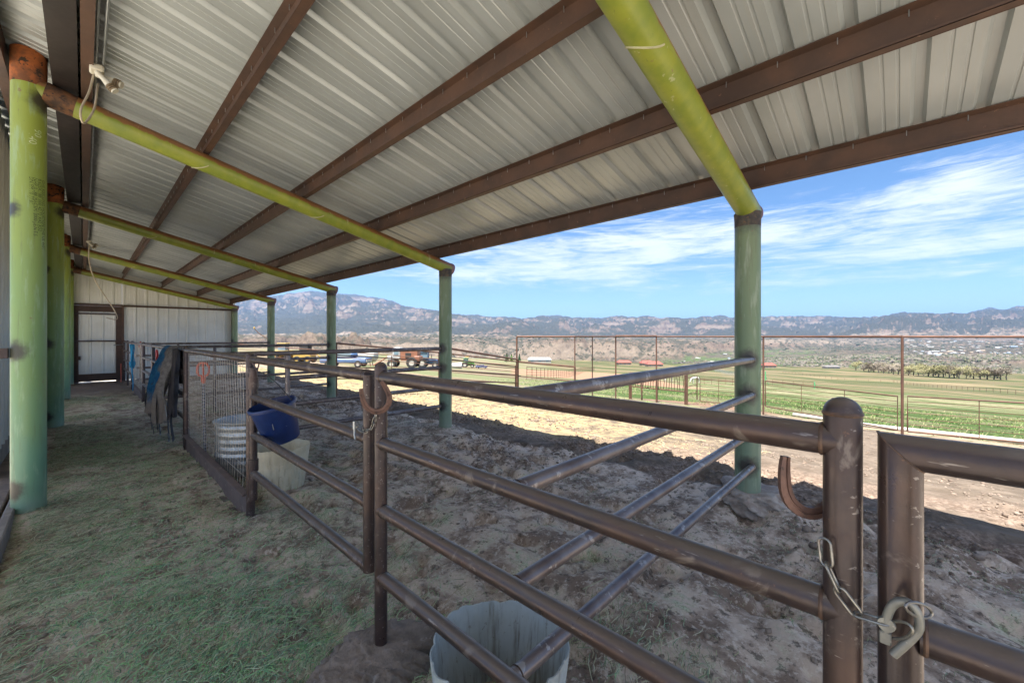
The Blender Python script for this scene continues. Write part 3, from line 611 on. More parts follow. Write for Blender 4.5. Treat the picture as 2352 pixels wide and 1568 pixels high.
# posts C, D and further: mesh panels and four-rail panels alternate down the aisle
wirem = simple('wire', (.42, .38, .33), (.32, .28, .24), 30, .45, .5, .05)
boardm = simple('channel_board', (.165, .115, .10), (.12, .088, .078), 5, .75, .1, .3, (.24, .19, .16), 14, .6)
def mesh_panel(y0, y1, label, dense=True):
    t = thing('mesh_panel', (XF, (y0 + y1) / 2, 0), label, 'fence', 'wire mesh panels along the aisle'); L = (y1 - y0) / 2
    for s_ in (-1, 1):
        mb = MB(); capped_post(mb, 0, s_ * L, -.25, 1.46, .034); mb.build('post', pipe, t)
    MB().tube([(0, -L, 1.40), (0, L, 1.40)], PR + .003, 20).build('rail', pipe, t)
    mb = MB(); mb.box((0, 0, .09), (.012, 2 * L - .05, .26)); mb.box((-.03, 0, .215), (.05, 2 * L - .06, .012)); mb.box((-.03, 0, -.035), (.05, 2 * L - .06, .012)); mb.build('kick_board', boardm, t)
    mb = MB(); n = int((2 * L) / .1); rnd = random.Random(int(y0 * 10))
    for i in range(1, n):
        y = -L + 2 * L * i / n; mb.tube([(.012 + rnd.uniform(-.003, .003), y + rnd.uniform(-.004, .004), .2), (.02 * math.sin(math.pi * i / n * 2) + .012, y + rnd.uniform(-.006, .006), .8), (.012, y, 1.385)], .0023, 4, False)
    for k in range(1, 12):
        z = .22 + k * .1; mb.tube([(.012, -L, z), (.016, 0, z + rnd.uniform(-.006, .006)), (.012, L, z)], .0023, 4, False)
    mb.build('wire_mesh', wirem, t, False); return t
mesh_panel(C_, D_, 'wire mesh panel with a low board, an orange-handled fork leaning against it')
mesh_panel(13.4, 16.7, 'far wire mesh panel with a blue rope hung on it', False)
def rail_panel(y0, y1, label, mid=()):
    return fence('pipe_fence', (XF, (y0 + y1) / 2, 0), [(XF, y, -.25, 1.46) for y in (y0, y1) + tuple(mid)], [((XF, y0, z), (XF, y1, z)) for z in DROPS], label, 'fence')
rail_panel(D_ + .07, 11.3, 'four-rail pipe fence panel with the blue and grey horse blanket hung over it')
rail_panel(11.37, 13.33, 'short four-rail pipe fence panel just behind the one with the blanket')
rail_panel(16.78, 20.2, 'farthest four-rail pipe fence panel ending at the white end wall', (18.6,))
# dividers from the aisle fence out to the green columns
YD = (.985, 5.72, 10.46, 15.3)
DR = (1.385, 1.06, .72, .40)
fence('stall_divider', (2.6, YD[0], 0), [], [((XF + PR, YD[0], z), (OX - .1, YD[0], z)) for z in DR], 'nearest four-rail pipe stall divider running to the nearest green column', 'stall divider', m=worn)
dv = fence('stall_divider', (1.81, YD[1], 0), [(1.81, YD[1], -.2, 1.37)], [((1.81, YD[1], z), (OX - .1, YD[1], z)) for z in DR[1:]] + [((XF, YD[1], 1.385), (OX - .1, YD[1], 1.385))], 'second stall divider, open below its top rail over the galvanised tub', 'stall divider', m=worn)
fence('stall_divider', (2.6, YD[2], 0), [(1.9, YD[2], -.2, 1.37)], [((XF, YD[2], z), (OX - .1, YD[2], z)) for z in DR], 'third stall divider from the front, beyond the galvanised tub', 'stall divider', m=worn)
fence('stall_divider', (2.6, YD[3], 0), [(1.9, YD[3], -.2, 1.37)], [((XF, YD[3], z), (OX - .1, YD[3], z)) for z in DR], 'farthest stall divider, nearest the white end wall', 'stall divider', m=worn)
# near gate at the right edge
g1 = thing('pipe_gate', (XF + .005, 0, 0), 'heavy brown pipe gate at the right edge with a mitred corner', 'gate')
z1 = 1.395
def miter(mb, y0, x=0): pass
mb = MB(); r = PR; n = 28; vs_ = []; fs = []
# mitred corner: stile and top rail cut at 45 degrees (round pipe swept through a sharp corner)
def swept(mb, pts, r, n=28):
    pts = [Vector(p) for p in pts]; vs_ = []; fs = []
    for i, p in enumerate(pts):
        a = (p - pts[i - 1]).normalized() if i else None; c = (pts[i + 1] - p).normalized() if i < len(pts) - 1 else None
        if a is None: nrm = c; ref = c
        elif c is None: nrm = a; ref = a
        else: nrm = (a + c).normalized(); ref = a
        side = Vector((1, 0, 0)); u = ref.cross(side).normalized()
        for j in range(n):
            an = 2 * math.pi * j / n; q = p + (side * math.cos(an) + u * math.sin(an)) * r; k = (p - q).dot(nrm) / ref.dot(nrm); vs_.append(q + ref * k)
    for i in range(len(pts) - 1):
        for j in range(n): fs.append((i * n + j, i * n + (j + 1) % n, (i + 1) * n + (j + 1) % n, (i + 1) * n + j))
    fs.append(tuple(range(n))[::-1]); fs.append(tuple((len(pts) - 1) * n + j for j in range(n))); mb.add(vs_, fs)
mb = MB(); swept(mb, [(0, 0, .33), (0, 0, z1), (0, -2.4, z1), (0, -2.4, .33), (0, .0, .33)], r); mb.build('frame', pipe, g1, ang=30)
mb = MB()
for j in range(29):
    pass
ring = []
for j in range(26):
    an = math.pi * 2 * j / 26; x_ = math.cos(an) * (r + .0005); u_ = math.sin(an) * (r + .0005); ring.append((x_, u_, z1 + u_))
MB().tube(ring, .0013, 6, closed=True).build('weld_bead', weldm, g1)
for z in (1.08, .755):
    rl = MB().tube([(0, -r * .8, z), (0, -2.4, z)], r, 24).build('rail', pipe, g1); wb = MB(); weld(wb, (0, -r - .001, z), (0, 1, 0)); wb.build('weld_bead', weldm, rl)
# bead of weld round the domed cap of the nearest post
MB().tube([(0, A - B, 1.449), (0, A - B, 1.453), (0, A - B, 1.457)], [PR + .0003, PR + .0022, PR + .0003], 26, caps=False).build('cap_weld', weldm, fa)

# ------------------------------------------------------------------ horseshoes
shoem = simple('worn_iron', (.15, .085, .068), (.10, .06, .05), 30, .5, .5, .3, (.05, .035, .03), 60, .62)
def horseshoe(loc, rot, label, s=1.0):
    t = bpy.data.meshes.new('x'); bpy.data.meshes.remove(t)
    pts = []; N = 26
    for i in range(N + 1):
        q = i / N
        if q < .24: k = 1 - q / .24; pts.append(Vector((-.056 + .010 * k * k, 0, .068 * k)))
        elif q > .76: k = (q - .76) / .24; pts.append(Vector((.056 - .010 * k * k, 0, .068 * k)))
        else: a = math.pi + math.pi * (q - .24) / .52; pts.append(Vector((.056 * math.cos(a), 0, .062 * math.sin(a))))
    V = []; F = []
    for i, p in enumerate(pts):
        a = pts[max(i - 1, 0)]; c = pts[min(i + 1, N)]; d = (c - a).normalized(); nn = Vector((-d.z, 0, d.x)); wd = .0125 * (1 - .35 * abs(i / N * 2 - 1) ** 3)
        for (o, y) in ((-wd, -.005), (-wd * .15, -.006), (-wd * .1, -.0035), (wd * .25, -.0035), (wd * .3, -.006), (wd, -.005), (wd, .005), (-wd, .005)): V.append((p + nn * o + Vector((0, y, 0))) * s)
    n = 8
    for i in range(N):
        for j in range(n): F.append((i * n + j, i * n + (j + 1) % n, (i + 1) * n + (j + 1) % n, (i + 1) * n + j))
    F.append(tuple(range(n))[::-1]); F.append(tuple(N * n + j for j in range(n)))
    o = MB().add(V, F).build('horseshoe', shoem); o.location = loc; o.rotation_euler = rot; return tag(o, label, 'horseshoe')
def onX(px_, py_, X):
    r_ = ray(px_, py_); k = X / r_.x; return Vector((X, r_.y * k, r_.z * k + CAMZ))
t = horseshoe(at(865, 915, 1.86), (R(8), R(-20), R(-30)), 'rusty horseshoe welded to the middle post beside the chained gate')
t = horseshoe(at(1862, 1112, .82), (0, R(-8), R(-46)), 'rusty horseshoe fixed to the nearest round-topped post', .93)
# ------------------------------------------------------------------ chains
def link_mesh(L=.044, W=.019, r=.0026):
    mb = MB(); pts = []; h = L / 2 - W / 2
    for i in range(9): a = math.pi * i / 8; pts.append((math.cos(a) * W / 2, 0, h + math.sin(a) * W / 2))
    for i in range(9): a = math.pi + math.pi * i / 8; pts.append((math.cos(a) * W / 2, 0, -h + math.sin(a) * W / 2))
    mb.tube(pts, r, 8, closed=True); return mb
def chain(name, pts, label, cat='chain', L=.044, spin=0.0):
    pts = [Vector(p) for p in pts]; t = thing(name, pts[0], label, cat); proto = None
    # resample at link pitch
    seg = [0]; 
    for a, c in zip(pts, pts[1:]): seg.append(seg[-1] + (c - a).length)
    def P(s_):
        for i in range(len(pts) - 1):
            if s_ <= seg[i + 1] + 1e-9: return pts[i].lerp(pts[i + 1], (s_ - seg[i]) / (seg[i + 1] - seg[i]))
        return pts[-1]
    pitch = L * .80; n = max(1, round(seg[-1] / pitch)); pitch = seg[-1] / n
    for i in range(n):
        a, c = P(i * pitch), P((i + 1) * pitch); d = (c - a).normalized()
        if proto is None: o = link_mesh(L).build('link', chainm, t); proto = o
        else: o = proto.copy(); COL.objects.link(o); o.parent = t
        q = d.to_track_quat('Z', 'Y'); side = Vector((-1, 0, 0)); m = q.to_matrix()
        cur = m @ Vector((0, 1, 0)); pr_ = (side - d * side.dot(d)).normalized(); ang = math.atan2(cur.cross(pr_).dot(d), cur.dot(pr_))
        if i % 2: ang += R(78)
        ang += R(12)
        mm = (Matrix.Rotation(ang, 3, d) @ m).to_4x4(); mm.translation = (a + c) / 2 - pts[0]; o.matrix_local = mm
    return t
p2 = [onX(1893, 1240, .962), onX(1897, 1290, .958), onX(1925, 1352, .957), onX(1962, 1405, .957), onX(2000, 1428, .956), onX(2038, 1430, .953)]
ch2 = chain('gate_chain', p2, 'steel link chain slung from the nearest post to the gate at the right edge', L=.05)
pinm = simple('dull_steel_pin', (.24, .24, .22), (.17, .17, .155), 20, .5, .5, .2, (.33, .31, .27), 50, .6)
hk = thing('chain_hook', onX(2070, 1420, .952), 'thick curved steel pin hooked through the chain at the right edge', 'hook'); HO = onX(2070, 1420, .952)
pts = [onX(x, y, X_) - HO for x, y, X_ in ((2034, 1462, .952), (2035, 1425, .950), (2047, 1393, .947), (2068, 1380, .944), (2092, 1386, .945), (2109, 1412, .948), (2111, 1440, .950), (2098, 1460, .950), (2075, 1482, .948), (2051, 1503, .946))]
def smoothp(pts, k=3):
    out = []
    for i in range(len(pts) - 1):
        p0 = pts[max(i - 1, 0)]; p1 = pts[i]; p2_ = pts[i + 1]; p3 = pts[min(i + 2, len(pts) - 1)]
        for j in range(k):
            u = j / k; out.append(.5 * ((2 * p1) + (p2_ - p0) * u + (2 * p0 - 5 * p1 + 4 * p2_ - p3) * u * u + (3 * p1 - p0 - 3 * p2_ + p3) * u ** 3))
    out.append(pts[-1]); return out
MB().tube(smoothp(pts, 4), .0066, 16).build('pin', pinm, hk)
e0 = onX(2036, 1432, .948) - HO
MB().lathe([(.0, -.004), (.0115, -.004), (.0125, 0), (.0115, .004), (.0, .004)], e0, 20, Matrix.Rotation(R(90), 3, 'Y')).build('eye', pinm, hk)
MB().box(onX(2033, 1462, .95) - HO, (.01, .016, .022), bevel=.002).build('tip', pinm, hk)
rg = []
for i in range(20):
    a = 2 * math.pi * i / 20; rg.append(onX(2062 + 34 * math.cos(a) * 1.0, 1446 + 20 * math.sin(a), .946 - .012 * math.cos(a)) - HO)
MB().tube(rg, .0024, 8, closed=True).build('ring', chainm, hk)
rg = []
for i in range(20):
    a = 2 * math.pi * i / 20; rg.append(onX(2110 + 30 * math.cos(a) * 1.0, 1400 + 16 * math.sin(a) + 8 * math.cos(a), .948 + .022 * math.cos(a)) - HO)
MB().tube(rg, .0024, 8, closed=True).build('ring', chainm, hk)
p1 = [onX(864, 940, .966), onX(862, 965, .962), onX(852, 985, .96), onX(838, 992, .955), onX(824, 985, .96), onX(818, 968, .965)]
chain('gate_chain', p1, 'short dark chain tying the swinging gate to the middle post', L=.045)
sn = thing('chain_snap', onX(814, 985, .955), 'small steel snap hanging from the short chain on the swinging gate', 'snap')
MB().tube([(0, 0, .04), (0, 0, -.0)], .008, 12).build('barrel', galv, sn); MB().tube([(0, 0, .0), (0, .0, -.03), (0, -.012, -.05)], .005, 8).build('tail', galv, sn)
# ------------------------------------------------------------------ buckets, drums and the tub
def drum(loc, r, h, taper, seed, label, m, ribs=14, rz=0.0, cut=.009):
    t = thing('cut_drum', loc, label, 'drum', None, rz); N = 112; rnd = random.Random(seed); V = []; F = []
    zs = [0, .02, .25, .5, .75, 1.0]
    def rad(a, z, inner):
        ph = (a / (2 * math.pi) * ribs) % 1.0; f = 0.004 * (1 if .12 < ph < .88 else 0) - .004 * (abs(ph - .5) * 2) ** 2
        wob = .008 * math.sin(a * 2 + seed) + .006 * math.sin(a * 5 + seed * 2)
        return (r * (1 - taper * (1 - z)) + f + wob * z) - (.006 if inner else 0)
    for inner in (0, 1):
        for z in zs:
            for j in range(N):
                a = 2 * math.pi * j / N; rr_ = rad(a, z, inner); jag = (cut * (math.sin(a * 3 + seed) * .5 + .35 * math.sin(a * 11 + seed) + .3 * math.sin(a * 23)) if z == 1.0 else 0)
                V.append((rr_ * math.cos(a), rr_ * math.sin(a), max(z * h, .004 * inner + .0) + jag))
    nz = len(zs)
    for k in (0, 1):
        b_ = k * nz * N
        for i in range(nz - 1):
            for j in range(N):
                q = (b_ + i * N + j, b_ + i * N + (j + 1) % N, b_ + (i + 1) * N + (j + 1) % N, b_ + (i + 1) * N + j); F.append(q if k == 0 else q[::-1])
    for j in range(N): F.append(((nz - 1) * N + j, (nz - 1) * N + (j + 1) % N, nz * N + (nz - 1) * N + (j + 1) % N, nz * N + (nz - 1) * N + j))
    c0 = len(V); V.append((0, 0, 0)); V.append((0, 0, .012))
    for j in range(N): F.append((c0, (j + 1) % N, j)); F.append((c0 + 1, nz * N + j, nz * N + (j + 1) % N))
    MB().add(V, F).build('drum_wall', m, t, ang=50); return t
def drum_mat(name, c1, c2, dirt):
    m, nb, bs = newmat(name); P = nb.node('ShaderNodeTexCoord').outputs['Object']
    n1 = nb.noise(P, 5, 5, .6); st = nb.noise(nb.scalev(P, (22, 22, 1.6)), 1.6, 5, .65); n2 = nb.noise(P, 38, 4, .7); x, y, z = nb.sep(P)
    col = nb.mix(nb.ramp(n1, .35, .65), c1, c2); k = nb.math('MULTIPLY', nb.ramp(nb.math('ADD', st, nb.math('MULTIPLY', nb.math('SUBTRACT', .25, z), .35)), .5, .72), .7)
    col = nb.mix(k, col, dirt); col = nb.mix(nb.math('MULTIPLY', nb.ramp(n2, .62, .68), .5), col, dirt); finish(nb, bs, col, .5, 0, n2, .12, .003); return m
dm1 = drum_mat('dirty_white_plastic', (.50, .53, .52), (.42, .44, .41), (.16, .13, .09)); dm2 = drum_mat('cream_plastic', (.64, .56, .40), (.52, .45, .31), (.25, .19, .12))
drum((1.185, 1.20, -.03), .272, .37, .12, 3, 'dirty white cut-off plastic drum on the ground at the bottom of the photo', dm1, 16)
drum((1.43, 4.73, -.02), .265, .47, .2, 8, 'cream cut-off plastic drum standing under the blue bucket', dm2, 20, cut=.006)
tub = thing('stock_tub', (1.42, 5.72, 0), 'galvanised round stock tub behind the wire mesh panel', 'tub')
prof = [(0, .01), (.36, .01)]
for k in range(7): z = .03 + k * .08; prof += [(.365 + .004, z), (.378, z + .03), (.378, z + .045), (.368, z + .07)]
prof += [(.372, .585), (.39, .59), (.40, .605), (.39, .618), (.37, .612), (.362, .59), (.355, .1), (0, .1)]
MB().lathe(prof, n=48).build('tub_wall', galv, tub, ang=40)
rock('hay', simple('tub_hay', (.12, .13, .07), (.07, .07, .04), 20, .95, 0, .9, (.2, .2, .12), 60, .55, bdist=.02), tub, (0, 0, .22), (.35, .35, .16), 12, 4, .2)
bkm = simple('blue_plastic', (.007, .02, .09), (.011, .03, .12), 9, .32, 0, .06, (.18, .2, .28), 26, .68)
bk = thing('bucket', (1.18, 3.84, .715), 'dark blue plastic bucket hanging tilted behind the swinging gate', 'bucket')
tm = Matrix.Rotation(R(10), 3, Vector((CA, -SA, 0)).cross(Vector((0, 0, 1)))) @ Matrix.Rotation(R(12), 3, Vector((CA, -SA, 0)))
MB().lathe([(0, 0), (.128, 0), (.135, .008), (.168, .28), (.172, .302), (.184, .306), (.184, .325), (.178, .332), (.171, .327), (.168, .302), (.13, .012), (0, .012)], n=40, m=tm).build('shell', bkm, bk, ang=40)
ra = tm @ Vector((CA * -.18, SA * .18, .31)); rb = tm @ Vector((CA * .18, -SA * .18, .31)); apex = Vector((XF + .02, 3.98, 1.30)) - bk.location
mids = [ra, ra.lerp(apex, .5) + Vector((0, 0, .02)), apex]
MB().tube(smoothp([ra, ra.lerp(apex, .55) + Vector((-.01, .02, .03)), apex, rb.lerp(apex, .55) + Vector((.01, 0, .03)), rb], 5), .0045, 7).build('bail', simple('black_bail', (.03, .03, .035), None, 5, .5), bk)
MB().tube([apex + Vector((0, 0, -.01)), apex + Vector((-.02, 0, .05)), apex + Vector((-.05, 0, .10)), apex + Vector((-.02, 0, .145)), apex + Vector((.02, 0, .09)), apex], .006, 7).build('snap_strap', simple('worn_strap', (.16, .12, .11), (.08, .06, .06), 20, .8), bk)
MB().tube([tm @ (Vector((-.48, -.88, 0)) * .16 + Vector((0, 0, .2))), tm @ (Vector((-.5, -.86, 0)) * .157 + Vector((0, 0, .15)))], .003, 6).build('scratch_clip', galv, bk)
# ------------------------------------------------------------------ fork with orange D grip
orm = simple('orange_plastic', (.52, .075, .025), (.42, .055, .02), 12, .4, 0, .1, (.12, .04, .03), 30, .62)
fp = onX(467, 868, 1.055); fb = Vector((1.05, 6.30, .05)); fk = thing('manure_fork', fb, 'fork with an orange D-shaped grip and taped grey handle leaning on the wire mesh panel', 'fork')
top = fp - fb; dirn = top.normalized(); side = Vector((CA, -SA, 0)); upv = dirn
tape = bpy.data.materials.new('tape'); 
tape, nb, bs = newmat('taped_handle'); P_ = nb.node('ShaderNodeTexCoord').outputs['Object']; z_ = nb.sep(P_)[2]
wv = nb.math('FRACT', nb.math('MULTIPLY', z_, 26.0)); finish(nb, bs, nb.mix(nb.ramp(wv, .35, .5), (.16, .18, .22), (.035, .04, .06)), .5)
MB().tube([Vector((0, 0, 0)), top * .5, top * .93], .017, 14).build('handle', tape, fk)
g0 = top
MB().tube([g0 - upv * .07, g0 - upv * .02, g0 + upv * .03], [.018, .026, .02], 14).build('socket', orm, fk)
gp = [g0 + upv * .02, g0 - side * .062 + upv * .045, g0 - side * .070 + upv * .12, g0 - side * .045 + upv * .185, g0 + side * .045 + upv * .19, g0 + side * .078 + upv * .12, g0 + side * .055 + upv * .04, g0 + upv * .02]
MB().tube(smoothp(gp, 3), .0135, 8, closed=False).tube([g0 + upv * .02, g0 + upv * .185], .0115, 8).build('grip', orm, fk)
tines = MB()
for k in range(-3, 4): tines.tube([fb * 0 + Vector((0, k * .03, .02)), Vector((.02, k * .04, -.02)), Vector((.10, k * .04, -.045))], .004, 6)
tines.build('tines', dkrust, fk)
# second orange grip further down the aisle and the thin orange stake by the door
f2 = thing('manure_fork', (1.045, 14.9, .04), 'far orange-gripped fork beside the blue rope', 'fork')
MB().tube([(0, 0, 0), (0, -.12, 1.26)], .017, 10).build('handle', dkrust, f2); MB().tube(smoothp([Vector(p) for p in ((0, -.12, 1.24), (-.03, -.18, 1.3), (0, -.2, 1.4), (0, -.04, 1.4), (.03, -.06, 1.3), (0, -.12, 1.24))], 3), .015, 8).build('grip', orm, f2)
st = MB().tube([(.90, 19.9, -.02), (.905, 20.1, .62)], .014, 8).build('stake', orm); tag(st, 'thin orange stake leaning beside the brown door', 'stake')
# ------------------------------------------------------------------ horse blanket over the rail
def blanket_mat():
    m, nb, bs = newmat('horse_blanket'); P = nb.node('ShaderNodeTexCoord').outputs['Object']; x, y, z = nb.sep(P)
    n1 = nb.noise(P, 3.5, 5, .6); n2 = nb.noise(P, 16, 5, .7)
    grey = nb.mix(nb.ramp(n2, .35, .65), (.26, .24, .23), (.15, .14, .135)); blue = nb.mix(nb.ramp(n2, .4, .6), (.025, .11, .26), (.04, .18, .33))
    v = nb.math('ADD', nb.math('SUBTRACT', y, nb.math('MULTIPLY', z, .55)), nb.math('MULTIPLY', nb.math('SUBTRACT', n1, .5), .35))
    k1 = nb.math('MULTIPLY', nb.ramp(v, .10, .16), nb.math('SUBTRACT', 1, nb.ramp(z, .1, .2)))
    col = nb.mix(k1, grey, blue)
    k3 = nb.ramp(nb.math('ADD', z, nb.math('MULTIPLY', n1, .3)), -.72, -.5); col = nb.mix(k3, nb.mix(n2, (.17, .14, .13), (.34, .29, .25)), col)
    finish(nb, bs, col, .9, 0, n2, .5, .006, .1); return m
bl = thing('horse_blanket', (XF, 8.55, 1.40), 'dirty blue and grey horse blanket draped in folds over the fence rail, straps dangling', 'blanket')
bm_ = blanket_mat(); NU, NV = 60, 90; V = []
for i in range(NU):
    u = i / (NU - 1) * 2 - 1
    for j in range(NV):
        s_ = j / (NV - 1) * 1.72 - .62            # arc length, 0 on top of the rail; positive = aisle side
        gather = 1 - .34 * min(max(s_, 0) / 1.05, 1) ** 1.2
        y = u * .66 * gather - .18 * max(s_, 0) + .03 * math.sin(9 * s_ + u)
        fold = .035 * math.sin(u * 9 + 1.5 * s_) + .02 * math.sin(u * 21 - 4 * s_) + .05 * (fbm(np.array([u * 2 + 5.]), np.array([s_ * 2.]), 33, 4)[0] - .5)
        a = .045
        if abs(s_) < a * 1.57: x = -a * math.sin(s_ / a); z = a * math.cos(s_ / a)
        else: k = abs(s_) - a * 1.57; x = -math.copysign(a + .02 + (.17 * math.sin(min(k, 1.05) / 1.05 * math.pi * .62) if s_ > 0 else .02 * k), s_); z = -k
        w_ = min(1, max(0, abs(s_) - .05) * 3); x -= fold * w_ * (1.6 if s_ > 0 else .6)
        low = max(0, s_ - .75); z += low * .25 * math.sin(u * 4 + 1); x -= .18 * low * math.cos(u * 2.5)
        V.append((x, y, z))
o = npmesh('cloth', np.array(V), grid_faces(NU, NV), bm_, bl); sm = o.modifiers.new('s', 'SOLIDIFY'); sm.thickness = .012
stm = simple('black_strap', (.04, .038, .042), (.07, .06, .06), 14, .8, 0, .2)
def strap(parent, pts, w_, m=stm, name='strap'):
    V = []; F = []; pts = smoothp([Vector(p) for p in pts], 4)
    for i, p in enumerate(pts):
        d = (pts[min(i + 1, len(pts) - 1)] - pts[max(i - 1, 0)]).normalized(); sd_ = Vector((.25, 1, 0)); sd_ = (sd_ - d * sd_.dot(d)).normalized(); nn = d.cross(sd_) * .002
        for q in (p - sd_ * w_ / 2 - nn, p + sd_ * w_ / 2 - nn, p + sd_ * w_ / 2 + nn, p - sd_ * w_ / 2 + nn): V.append(q)
    for i in range(len(pts) - 1):
        for j in range(4): F.append((i * 4 + j, i * 4 + (j + 1) % 4, i * 4 + 4 + (j + 1) % 4, i * 4 + 4 + j))
    return MB().add(V, F).build(name, m, parent)
for (y, x, z0, z1, w_) in ((-.42, -.20, -.8, -1.28, .10), (-.62, -.12, -.5, -1.36, .09), (-.25, -.26, -.85, -1.30, .03), (-.12, -.27, -.75, -1.25, .025), (-.5, -.24, -.6, -1.2, .05)):
    s1 = strap(bl, [(x, y, z0), (x - .02, y - .02, (z0 + z1) / 2), (x, y, z1)], w_)
    if w_ > .06: MB().box((x - .01, y, z1 + .08), (.012, w_ + .03, .05), bevel=.003).box((x - .004, y, z1 - .005), (.012, w_ + .01, .02), bevel=.003).build('buckle', galv, s1)
MB().tube(smoothp([Vector(p) for p in ((-.22, .25, -.55), (-.30, .38, -.75), (-.30, .42, -.95), (-.26, .30, -1.08), (-.24, .12, -1.0))], 4), .012, 8).build('piping', stm, bl)
MB().tube(smoothp([Vector(p) for p in ((-.12, -.62, -.45), (-.20, -.66, -.62), (-.17, -.60, -.80), (-.15, -.64, -1.0))], 4), .006, 8).build('cord', galv, bl)
dk = simple('dark_pad', (.03, .028, .032), (.05, .045, .05), 10, .9, 0, .3)
pad = thing('saddle_pad', (XF - .05, 7.72, 1.38), 'black saddle pad hanging on the fence between the blanket and the orange-handled fork', 'saddle pad')
mb = MB(); V = []
for i in range(16):
    for j in range(40):
        s_ = j / 39; y = (i / 15 - .5) * .42 * (1 - .25 * s_); V.append((-.02 - .03 * math.sin(i * .8 + 3 * s_) - .05 * s_, y, .03 - .98 * s_))
o = npmesh('pad', np.array(V), grid_faces(16, 40), dk, pad); sm = o.modifiers.new('s', 'SOLIDIFY'); sm.thickness = .02
strap(pad, [(-.05, -.05, -.8), (-.08, -.06, -1.0), (-.05, -.05, -1.3)], .16, dk)
# blue rope on the far mesh
rp = thing('rope', (.955, 15.1, 1.40), 'coiled bright blue rope hanging on the far wire mesh panel', 'rope'); rnd = random.Random(4); mb = MB()
rom = simple('blue_rope', (.02, .22, .42), (.03, .30, .52), 60, .8, 0, .4)
for k in range(5):
    L_ = rnd.uniform(.55, .95); w_ = rnd.uniform(.05, .11); y0 = rnd.uniform(-.03, .03)
    pts = [Vector((-.03 - .012 * k + .02 * math.sin(a * 2 + k), y0 + w_ * math.sin(a) * (1 - math.cos(a)) * .7, -.02 - L_ * (1 - math.cos(a)) / 2)) for a in [2 * math.pi * i / 22 for i in range(22)]]; mb.tube(pts, .012, 7, closed=True)
mb.tube(smoothp([Vector(p) for p in ((-.04, 0, -.5), (-.05, .03, -.8), (-.04, -.02, -1.05), (-.04, .02, -1.28))], 4), .013, 7)
for k in range(4): z = -.50 - k * .024; mb.tube([Vector((-.05 + .055 * math.cos(a), .055 * math.sin(a), z + .01 * math.sin(a))) for a in [2 * math.pi * i / 12 for i in range(12)]], .013, 6, closed=True)
mb.build('coil', rom, rp)
rd = thing('red_can', (1.13, 12.2, .62), 'tilted red plastic can behind the short fence panel', 'can')
redm = simple('red_plastic', (.50, .02, .02), (.40, .015, .02), 10, .35)
MB().box((0, 0, .2), (.16, .42, .5), Matrix.Rotation(R(14), 3, 'X'), bevel=.05).build('can_body', redm, rd); MB().tube(smoothp([Vector(p) for p in ((0, -.1, .44), (0, -.16, .6), (0, 0, .66), (0, .05, .5))], 3), .022, 8).build('handle', redm, rd)
# ------------------------------------------------------------------ lights, conduit and cable under the roof
def flood(y, label, z=3.86):
    t = thing('floodlight', (.075, y, z), label, 'floodlight', 'twin floodlights under the roof')
    MB().box((0, 0, .03), (.09, .12, .06), bevel=.012).build('junction_box', paintw, t)
    for sx_, an in ((1, (1, -.45, -.35)), (-1, (.75, -.2, -.9))):
        d = Vector(an).normalized(); c = MB().tube([Vector((0, sx_ * .03, .0)), d * .06 + Vector((0, sx_ * .03, 0)), d * .12 + Vector((0, sx_ * .03, 0))], [.022, .020, .03], 16).build('lamp_holder', paintw, t)
        p = d * .125 + Vector((0, sx_ * .03, 0)); mb = MB()
        for k in range(3): mb.tube([p + d * (k * .016), p + d * (k * .016 + .006), p + d * (k * .016 + .010)], [.034, .036, .031], 18)
        mb.build('collar', simple('brass_fins', (.28, .22, .14), (.18, .13, .08), 30, .5, .2), c)
        MB().tube([p + d * .03, p + d * .055], [.026, .029], 18).build('rim', paintw, c)
    return t
fl = flood(5.0, 'twin-head floodlight on the near end of the conduit, cable looping beside it')
flood(14.2, 'far small twin-head floodlight above the farther green rafters')
cd = thing('conduit', (.08, 5, 3.90), 'pair of thin metal conduits running under the roof along the brown purlin', 'conduit')
for x_, yb in ((-.01, 10.0), (.035, 0.1)):
    MB().tube([(x_, -8, .02), (x_, yb, .02)], .009, 10).build('tube', galv, cd)
mb = MB()
for y in (-3.2, -1.2, .8, 3.4, 6.2): mb.box((-.01, y, .03), (.035, .02, .03), bevel=.004)
tag(mb.build('clips', galv, cd), kind='stuff')
cb = thing('cable', (.06, 5.0, 3.8), 'loop of beige cable hanging from the floodlight down to the green rafter', 'cable')
MB().tube(smoothp([Vector(p) for p in ((0, .05, .08), (-.03, .0, -.12), (-.08, -.05, -.32), (-.06, 0, -.40), (.0, .1, -.22), (.02, .2, .0), (.03, .3, .1))], 5), .008, 8).build('loop', simple('beige_cable', (.42, .36, .27), None, 10, .6), cb)
c3 = thing('cable', (.1, 14.2, 3.8), 'beige cable dangling far down the aisle against the end wall', 'cable')
MB().tube(smoothp([Vector(p) for p in ((0, 0, .1), (-.02, .2, -.3), (.1, .6, -.8), (.45, .9, -1.5), (.5, .8, -1.75), (.3, .8, -1.72))], 5), .012, 8).build('loop', MATS['beige_cable'], c3)
# things on the left wall
wr = thing('wire_coil', (-.60, 5.75, .8), 'dark twisted wire hanging on the white wall left of the nearest green column', 'wire')
mb = MB(); mb.tube(smoothp([Vector((.02 * math.sin(k * 1.7), .03 * math.cos(k * 1.1), .55 - k * .11)) for k in range(11)], 3), .006, 6)
for k in range(9): z = .5 - k * .11; mb.tube([(0, -.03, z), (.02, .04, z + .01)], .004, 5)
mb.build('strand', stm, wr)
sw = thing('bolt_cutter', (-.52, 5.0, 1.22), 'red-handled tool on the white wall at the left edge', 'tool')
MB().box((0, .1, 0), (.03, .5, .035), bevel=.01).build('handle', redm, sw); MB().box((0, .05, .06), (.02, .5, .02), bevel=.005).build('jaw', stm, sw)
